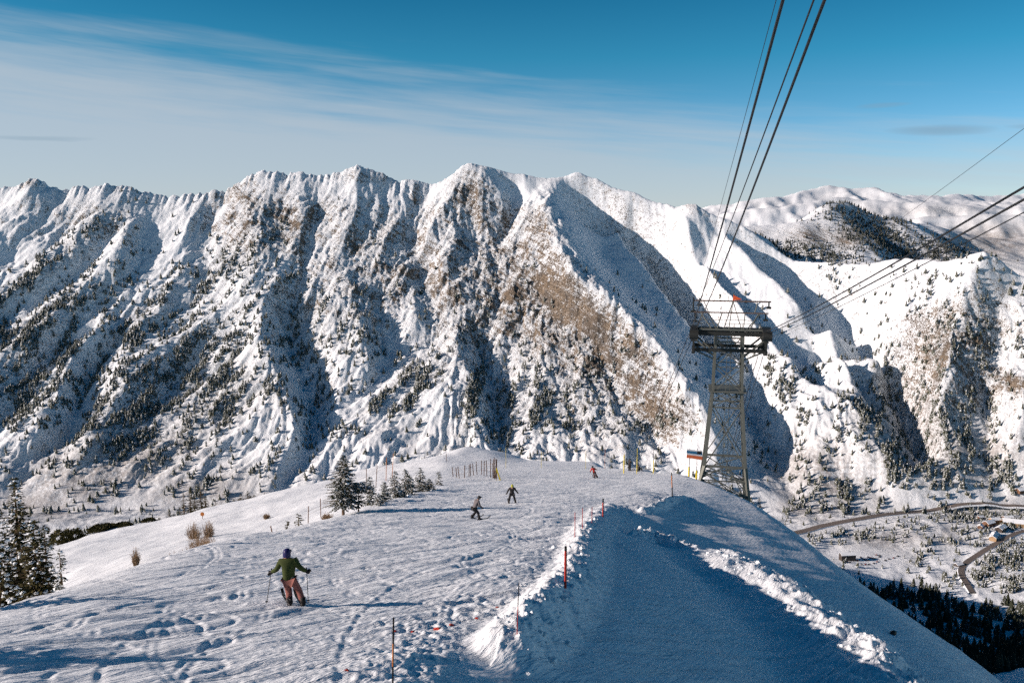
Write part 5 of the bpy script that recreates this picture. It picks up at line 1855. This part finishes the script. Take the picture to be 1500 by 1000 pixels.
# fence posts on the left slope
GF = "old fence posts across the left snowfield"
for px, rt, rb, Y, ln, lb in [(470, 730, 753, 92, 0, "thin black fence post nearest the large conifer"), (451, 741, 764, 86, .02, "brown fence post with a bent stay, left of the black one"),
                              (574, 664, 688, 128, .05, "taller orange-brown post of the upper pair above the row of conifers"), (565, 670, 690, 126, .03, "shorter orange-brown post of the upper pair above the row of conifers"),
                              (550, 681, 700, 120, .05, "brown post just below the upper orange-brown pair"), (536, 686, 706, 112, .02, "dark-headed post standing behind the slim conifer"),
                              (388, 780, 792, 62, -.03, "short tilted stake at the run edge right of the brown thicket"), (403, 770, 788, 62, -.05, "longer tilted stake at the run edge near the dead spike"), (654, 664, 672, 150, 0, "faint yellowish post on the white knoll")]:
    pole(px, rt, rb, .045, [(1, M_ORG if px in (574, 565) else M_WOOD)], lb, GF, lean=(ln * 6, 0), Y=Y, name='fence_post', cat='fence post')
p1, p2 = Vector(P3(452, 748, 87)), Vector(P3(575, 672, 128))
for k in range(2):
    mb = MB()
    pts = [p1.lerp(p2, i / 8) + Vector((0, 0, -.4 * k - .25 * math.sin(i / 8 * math.pi * 4) ** 2)) for i in range(9)]
    mb.tube(pts, .012, 4)
    o = mb.build('fence_wire', M_WOOD)
    tag(o, ["upper rusty wire strung between the old fence posts", "lower rusty wire strung between the old fence posts"][k], 'wire')

# slatted snow fence
FEN = [(664, 698, 672.5 + 11), (669, 699, 684), (673, 700, 683), (680, 700, 682), (687, 698, 680), (689.5, 697, 679), (694, 696, 678), (699, 695, 676.5), (705, 695, 675),
       (709, 696, 674.5), (713.5, 697, 674.5), (718.5, 699, 673), (722, 700, 672), (724.5, 701, 671), (727, 703, 671.5)]
fpos = []
for i, (px, rb, rt) in enumerate(FEN):
    p = near_hit(px, rb) or Vector(P3(px, rb, 110))
    fpos.append(p)
fen = empty('snow_fence', fpos[0])
tag(fen, "weathered wooden slat snow fence curving below the white knoll", 'fence')
rr_ = random.Random(4)
tops = []
for i, (px, rb, rt) in enumerate(FEN):
    p = fpos[i] - fpos[0]
    h = ray(px, rt)[1] * fpos[i].y - fpos[i].z
    mb = MB(); mb.beam(p + Vector((0, 0, -.3)), p + Vector((rr_.uniform(-.22, .12), 0, h * rr_.uniform(.96, 1.06))), .10, .06)
    mb.build('slat', M_WOOD, fen)
    tops.append((p, h))
for j in range(6):                       # tightly seen end of the fence where it turns away
    t = j / 5
    p = fpos[-3].lerp(fpos[-1] + Vector((0, 3, -.4)), t) - fpos[0]
    mb = MB(); mb.beam(p + Vector((0, 0, -.3)), p + Vector((rr_.uniform(-.15, .15), 0, 2.2 * rr_.uniform(.9, 1.1))), .09, .05)
    mb.build('slat', M_WOOD, fen)
for f in (.35, .75):
    mb = MB(); mb.tube([p + Vector((0, 0, h * f)) for p, h in tops], .012, 4); mb.build('wire', M_WOOD, fen)
mb = MB(); e_ = fpos[-1] - fpos[0]
mb.beam(e_ + Vector((0, 0, 1.6)), e_ + Vector((.5, 0, 0)), .16); mb.build('brace_pad', M_YEL, fen)

# orange marker at the thicket
p = near_hit(297, 760) or Vector(P3(297, 760, 120))
mk = empty('slope_marker', p)
tag(mk, "small orange disc marker on a post above the brown thicket", 'sign')
mb = MB(); mb.tube([(0, 0, -.3), (0, 0, .9)], .05, 6); mb.build('post', M_WOOD, mk)
mb = MB(); mb.tube([(0, -.1, .8), (0, -.02, .8)], .30, 14); mb.build('disc', M_ORG, mk)

# scraps of red netting on the run
M_SCRAP = flat_mat('red_net_scrap', (0.42, 0.05, 0.035), 0.8)
for px, row, s, lb in [(641, 922, .17, "largest red scrap of netting lying in the shade by the berm"), (661, 916, .10, "dull red scrap just uphill of the largest one in the shade"), (604, 926, .12, "pink-red scrap on the lit snow left of the shade edge"),
                       (698, 906, .09, "faint red scrap on the rubble left of the berm"), (728, 889, .07, "tiny red scrap in the broken snow near the thin pole"), (578, 925, .08, "tiny red scrap right beside the thin black pole"),
                       (508, 982, .09, "red scrap at the bottom edge left of the thin black pole")]:
    p = near_hit(px, row)
    mb = MB()
    rq = random.Random(px); s *= .6
    n = 9
    vs = [(math.cos(i * 6.283 / n) * s * rq.uniform(.6, 1.3) * 1.3, math.sin(i * 6.283 / n) * s * rq.uniform(.5, 1.3), rq.uniform(0, s * .8)) for i in range(n)] + [(0, 0, s * .9)]
    mb.add(vs, [(i, (i + 1) % n, n) for i in range(n)])
    mb.add([(v[0], v[1], v[2] - .02) for v in vs], [((i + 1) % n, i, n) for i in range(n)])
    o = mb.build('fabric_scrap', M_SCRAP); o.location = p
    tag(o, lb, 'scrap', 'red scraps on the snow')

# ------------------------------------------------------------------ people
M_SKIN = flat_mat("skin", (0.55, 0.33, 0.24), 0.6)


def skin_mesh(name, verts, edges, rads, sub=2):
    me = bpy.data.meshes.new('tmp')
    me.from_pydata([tuple(v) for v in verts], edges, [])
    o = bpy.data.objects.new('tmp', me)
    COL.objects.link(o)
    m = o.modifiers.new('s', 'SKIN'); m.use_smooth_shade = True
    for i, v in enumerate(me.skin_vertices[0].data):
        r = rads[i]
        v.radius = r if isinstance(r, tuple) else (r, r)
        v.use_root = (i == 0)
    s = o.modifiers.new('d', 'SUBSURF'); s.levels = sub; s.render_levels = sub
    dg = bpy.context.evaluated_depsgraph_get()
    ev = o.evaluated_get(dg)
    out = bpy.data.meshes.new_from_object(ev)
    out.name = name
    bpy.data.objects.remove(o); bpy.data.meshes.remove(me)
    return out


def person(loc, rz, sc, J, jacket, trousers, helmet, label, skis=True, ski_dir=0.0, poles=True, gl=None, jl=0.0):
    r = empty('person', loc, rz)
    r.scale = (sc, sc, sc)
    tag(r, label, 'person')
    V = {k: Vector(v) for k, v in J.items()}
    for s in 'LR':                                  # fill in elbows and knees when not given
        V.setdefault('e' + s, V['s' + s].lerp(V['h' + s], .5) + Vector((0, .04, -.05)))
        V.setdefault('k' + s, V['p' + s].lerp(V['f' + s], .5) + Vector((0, .10, 0)))
    pel = (V['pL'] + V['pR']) / 2
    chest = (V['sL'] + V['sR']) / 2
    neck = chest + (V['head'] - chest) * .35

    def P(*k):
        return [V[q] if isinstance(q, str) else q for q in k]

    def foot(s):
        return V['f' + s] + Vector((.02, .17, -.02))
    # body: one continuous figure with a head, face-side nose and gloves
    vs = P(pel, pel.lerp(chest, .5), chest + Vector((0, 0, -.03)), neck, V['head'] + Vector((0, 0, -.06)), V['head'] + Vector((0, 0, .07)),
           'sL', 'eL', 'hL', V['hL'] + (V['hL'] - V['eL']).normalized() * .12, 'sR', 'eR', 'hR', V['hR'] + (V['hR'] - V['eR']).normalized() * .12,
           'pL', 'kL', 'fL', foot('L'), 'pR', 'kR', 'fR', foot('R'))
    ed = [(0, 1), (1, 2), (2, 3), (3, 4), (4, 5), (2, 6), (6, 7), (7, 8), (8, 9), (2, 10), (10, 11), (11, 12), (12, 13), (0, 14), (14, 15), (15, 16), (16, 17), (0, 18), (18, 19), (19, 20), (20, 21)]
    rd = [(.15, .11), (.14, .10), (.16, .11), .06, .095, .08, .07, .05, .04, .045, .07, .05, .04, .045, .09, .06, .05, .045, .09, .06, .05, .045]
    put('body', skin_mesh('body', vs, ed, rd), r).data.materials.append(M_SKIN)
    # jacket over torso and arms
    hem = pel + Vector((0, 0, -.06 - jl))
    vs = P(hem, pel.lerp(chest, .45), chest + Vector((0, 0, -.02)), neck + Vector((0, 0, -.01)), 'sL', 'eL', 'hL', 'sR', 'eR', 'hR')
    put('jacket', skin_mesh('jacket', vs, [(0, 1), (1, 2), (2, 3), (2, 4), (4, 5), (5, 6), (2, 7), (7, 8), (8, 9)],
                            [(.21, .15), (.19, .145), (.19, .145), .075, .095, .08, .06, .095, .08, .06]), r).data.materials.append(jacket)
    vs = P(pel + Vector((0, 0, .04)), 'pL', 'kL', V['fL'] + Vector((0, 0, .03)), 'pR', 'kR', V['fR'] + Vector((0, 0, .03)))
    put('trousers', skin_mesh('trousers', vs, [(0, 1), (1, 2), (2, 3), (0, 4), (4, 5), (5, 6)], [(.17, .14), .13, .10, .095, .13, .10, .095]), r).data.materials.append(trousers)
    for s in 'LR':
        a = V['h' + s]; d = (V['h' + s] - V['e' + s]).normalized()
        mb = MB()
        mb.tube([a - d * .06, a + d * .02, a + d * .09], [.05, .058, .05], 8)
        sd = d.orthogonal().normalized(); up = d.cross(sd)
        for k in range(4):                           # fingers curled round the grip
            q = a + d * (.03 + .022 * k) + sd * .045
            mb.tube([q, q + sd * .03 + up * .03, q + up * .065, q - sd * .03 + up * .06], [.014, .013, .012, .009], 5)
        mb.tube([a + d * .01 - sd * .03, a + d * .05 - sd * .05 + up * .04, a + d * .07 - sd * .02 + up * .07], [.017, .015, .010], 5)
        mb.build('glove', gl or M_BLACK, r, True)
        f = V['f' + s]
        mb = MB()
        mb.tube([f + Vector((0, 0, .16)), f + Vector((0, .01, .0)), f + Vector((0, .02, -.06))], [.085, .08, .075], 9)
        mb.tube([f + Vector((0, -.08, -.05)), f + Vector((0, .1, -.05)), f + Vector((0, .2, -.07))], [.065, .065, .04], 8)
        mb.build('boot', M_BLACK, r, True)
    h = V['head']
    mb = MB()
    n = 10
    rings = []
    for i in range(5):
        t = i / 4
        rr = .118 * math.cos(t * math.pi / 2 * .93)
        rings.append([(h.x + math.cos(k * 6.283 / n) * rr, h.y + math.sin(k * 6.283 / n) * rr * 1.12, h.z + .0 + .135 * math.sin(t * math.pi / 2)) for k in range(n)])
    vs = [v for q in rings for v in q]
    fs = [(i * n + k, i * n + (k + 1) % n, (i + 1) * n + (k + 1) % n, (i + 1) * n + k) for i in range(4) for k in range(n)] + [tuple(40 + k for k in range(n))]
    vs2 = [(h.x + math.cos(k * 6.283 / n) * .118, h.y - .03 + math.sin(k * 6.283 / n) * .115 * (1 if math.sin(k * 6.283 / n) < 0 else .2), h.z - .1) for k in range(n)]
    mb.add(vs, fs)
    mb.add(vs2 + rings[0], [(k, (k + 1) % n, n + (k + 1) % n, n + k) for k in range(n)])
    mb.build('helmet', helmet, r, True)
    mb = MB(); mb.box(h + Vector((0, .125, .01)), (.19, .05, .075)); mb.build('goggles', M_BLACK, r)
    mb = MB(); mb.tube([h + Vector((0, .10, -.03)), h + Vector((0, .15, -.06))], [.012, .02], 6); mb.build('nose', M_SKIN, r)
    if skis:
        for s in 'LR':
            f = V['f' + s]
            c, s_ = math.cos(ski_dir), math.sin(ski_dir)
            pr = [(-.75, .02), (-.7, 0), (.7, 0), (.85, .05), (.95, .14)]
            mb = MB()
            pts = []
            for (d, z) in pr:
                pts.append(Vector((f.x - s_ * d, f.y + c * d, f.z - .10 + z)))
            for i in range(len(pts) - 1):
                mb.beam(pts[i], pts[i + 1], .085, .02)
            mb.build('ski', M_STEEL_D, r)
    if poles:
        R = Matrix.Rotation(rz, 4, 'Z')
        for s in 'LR':
            a = V['h' + s]
            tip = a + Vector((.10 if s == 'R' else -.08, -.35, -.80))
            po = empty('ski_pole', Vector(loc) + (R @ a) * sc)
            tag(po, "%s ski pole of the %s" % ('right' if s == 'R' else 'left', label.split(',')[0].replace('person in', 'skier in')), 'ski pole')
            mb = MB(); mb.tube([(0, 0, .12), ((R @ (tip - a)) * sc)], .013, 5); mb.build('shaft', M_STEEL_D, po)
            tp = (R @ (tip - a)) * sc
            mb = MB(); mb.tube([tp + Vector((0, 0, .07)), tp + Vector((0, 0, .08))], .05, 8); mb.build('basket', M_BLACK, po)
            mb = MB(); mb.tube([(0, 0, .14), (0, 0, -.02)], .02, 6); mb.build('grip', M_BLACK, po)
    return r


M_JGREEN = flat_mat("olive_green_jacket", (0.040, 0.055, 0.014), 0.8, scale=14)
M_PINK = flat_mat("pink_patterned_trousers", (0.22, 0.09, 0.075), 0.8, var=.45, scale=18)
M_NAVY = flat_mat("navy_helmet", (0.02, 0.02, 0.09), 0.4)
M_HELM_Y = flat_mat("yellow_green_helmet", (0.35, 0.36, 0.06), 0.5)
M_HELM_G = flat_mat("dark_helmet", (0.03, 0.03, 0.03), 0.5)
M_JGREY = flat_mat("grey_jacket", (0.13, 0.12, 0.125), 0.8)
M_JDARK = flat_mat("black_jacket", (0.035, 0.033, 0.033), 0.8)
M_PDARK = flat_mat("black_trousers", (0.02, 0.02, 0.022), 0.8)
M_JRED = flat_mat("red_jacket", (0.45, 0.03, 0.02), 0.8)
M_BRN = flat_mat("brown_trousers", (0.12, 0.05, 0.04), 0.8)

g = near_hit(428, 886)
sc_ = g.length * 80 / F / 1.70 * .99
person(g, 0, sc_, dict(head=(-.12, .10, 1.56), sL=(-.29, .02, 1.34), sR=(.10, .02, 1.36), eL=(-.40, .0, 1.10), hL=(-.58, .08, .98), eR=(.28, .0, 1.14), hR=(.44, .08, 1.01),
                      pL=(-.14, -.05, .78), pR=(.06, -.05, .78), kL=(-.12, .12, .44), kR=(.18, .12, .42), fL=(-.06, -.02, .11), fR=(.32, -.02, .09)),
       M_JGREEN, M_PINK, M_NAVY, "person in olive jacket, patterned pink trousers and navy helmet skiing away", ski_dir=.5, jl=.05)
g = near_hit(697, 760)
sc_ = g.length * 33 / F / 1.62
person(g, -1.0, sc_, dict(head=(.0, .28, 1.52), sL=(-.2, .12, 1.30), sR=(.2, .12, 1.30), eL=(-.28, .16, 1.04), hL=(-.2, .36, .86), eR=(.28, .16, 1.04), hR=(.22, .36, .84),
                       pL=(-.12, -.14, .80), pR=(.12, -.14, .80), kL=(-.16, .10, .46), kR=(.16, .12, .46), fL=(-.24, -.18, .10), fR=(.24, .12, .10)),
       M_JGREY, M_PDARK, M_HELM_G, "person in grey jacket, black trousers and dark helmet crouching to the right", poles=False, jl=.08)
g = near_hit(750, 737)
sc_ = g.length * 28 / F / 1.70
person(g, .1, sc_, dict(head=(.03, .05, 1.58), sL=(-.22, 0, 1.36), sR=(.22, 0, 1.36), eL=(-.36, .02, 1.12), hL=(-.44, .06, .90), eR=(.36, .02, 1.12), hR=(.50, .08, .95),
                       pL=(-.13, 0, .82), pR=(.13, 0, .82), kL=(-.22, .06, .46), kR=(.22, .06, .46), fL=(-.28, 0, .10), fR=(.30, 0, .10)),
       M_JDARK, M_PDARK, M_HELM_Y, "person in black with a yellow-green helmet, arms out", poles=False, jl=.05)
g = near_hit(871, 700)
sc_ = g.length * 18 / F / 1.66
person(g, .2, sc_, dict(head=(-.28, .10, 1.55), sL=(-.40, .02, 1.34), sR=(0, .02, 1.32), eL=(-.52, 0, 1.10), hL=(-.56, .05, .90), eR=(.12, 0, 1.20), hR=(.26, .10, 1.14),
                       pL=(-.18, -.02, .80), pR=(.04, -.02, .80), kL=(-.08, .08, .46), kR=(.22, .08, .44), fL=(.0, 0, .10), fR=(.38, 0, .10)),
       M_JRED, M_BRN, M_HELM_G, "person in red jacket, the only red one, skiing down the far run", poles=False)
g = near_hit(922, 689)
sc_ = g.length * 18 / F / 1.74
person(g, -.9, sc_, dict(head=(.0, .05, 1.60), sL=(-.2, 0, 1.40), sR=(.2, 0, 1.40), eL=(-.26, .1, 1.15), hL=(-.15, .25, 1.1), eR=(.26, .1, 1.15), hR=(.15, .25, 1.1),
                       pL=(-.1, 0, .86), pR=(.1, 0, .86), kL=(-.12, .03, .48), kR=(.12, .03, .48), fL=(-.13, 0, .10), fR=(.13, 0, .10)),
       M_JDARK, M_PDARK, M_HELM_G, "person in dark clothes standing beside the yellow-padded poles", poles=False)
g = near_hit(935, 690)
sc_ = g.length * 10 / F / .95
person(g, -.6, min(sc_, 1.15), dict(head=(.0, -.05, .88), sL=(-.2, -.08, .66), sR=(.2, -.08, .66), eL=(-.28, 0, .42), hL=(-.25, .28, .42), eR=(.28, 0, .42), hR=(.25, .28, .42),
                        pL=(-.12, -.1, .16), pR=(.12, -.1, .16), kL=(-.2, .36, .40), kR=(.2, .36, .40), fL=(-.2, .68, .10), fR=(.2, .68, .10)),
       M_JDARK, M_PDARK, M_HELM_G, "person in dark clothes sitting on the snow at the crest", poles=False, skis=False)
p = near_hit(1308, 929)
mb = MB(); mb.blob((0, 0, .12), .22, (1, 1, .9), 3, .25); o = mb.build('rock', M_STEEL_D, None, True); o.location = p
tag(o, "small dark stone alone on the shaded right flank", 'rock')

# powder thrown up by the skis
g = near_hit(425, 886)
rp = random.Random(3)
mb = MB()
for i in range(3600):
    t = rp.random()
    x = rp.gauss(-.25 - .9 * t, .35); y = rp.gauss(-.25, .3); z = abs(rp.gauss(.05, .13)) * (1 - .4 * t)
    s = rp.uniform(.006, .017)
    c = Vector((x, y, z + .02))
    a, b, c2, d = c + Vector((s, 0, 0)), c + Vector((-s, s, 0)), c + Vector((0, -s, s)), c + Vector((0, 0, -s))
    mb.add([a, b, c2, d], [(0, 1, 2), (0, 3, 1), (1, 3, 2), (2, 3, 0)])
ts = NT('powder')
ts.set(Base_Color=(0.85, 0.87, 0.9, 1), Roughness=1.0)
tl = ts.N.new('ShaderNodeBsdfTranslucent'); tl.inputs[0].default_value = (0.9, 0.92, 0.95, 1)
tp_ = ts.N.new('ShaderNodeBsdfTransparent')
m1 = ts.N.new('ShaderNodeMixShader'); m1.inputs[0].default_value = .5
m2 = ts.N.new('ShaderNodeMixShader'); m2.inputs[0].default_value = .55
ts.link(ts.bsdf.outputs[0], m1.inputs[1]); ts.link(tl.outputs[0], m1.inputs[2])
ts.link(m1.outputs[0], m2.inputs[1]); ts.link(tp_.outputs[0], m2.inputs[2])
ts.link(m2.outputs[0], next(n for n in ts.N if n.type == 'OUTPUT_MATERIAL').inputs[0])
o = mb.build('snow_spray', ts.m); o.location = g
tag(o, kind='stuff')

# crumbled snow along the berm and the rubble spine
mb = MB()
rq = random.Random(9)
for line, n, wd in ((berm, 360, .8), (spine, 650, 2.2), (spine2, 120, .6), (spine3, 60, .5)):
    L_ = len(line) - 1
    for i in range(n):
        t = rq.random() * L_
        k = min(int(t), L_ - 1); f = t - k
        x = line[k][0] * (1 - f) + line[k + 1][0] * f + rq.gauss(.3, wd)
        y = line[k][1] * (1 - f) + line[k + 1][1] * f + rq.gauss(0, wd)
        r_ = min(.16, rq.expovariate(1 / .035) + .015)
        mb.blob((x, y, float(near_z(x, y)) + r_ * .3), r_, (1, 1, .8), rq.randint(0, 99999), .3)
o = mb.build('snow_clods', MAT_SNOW)
tag(o, kind='stuff')
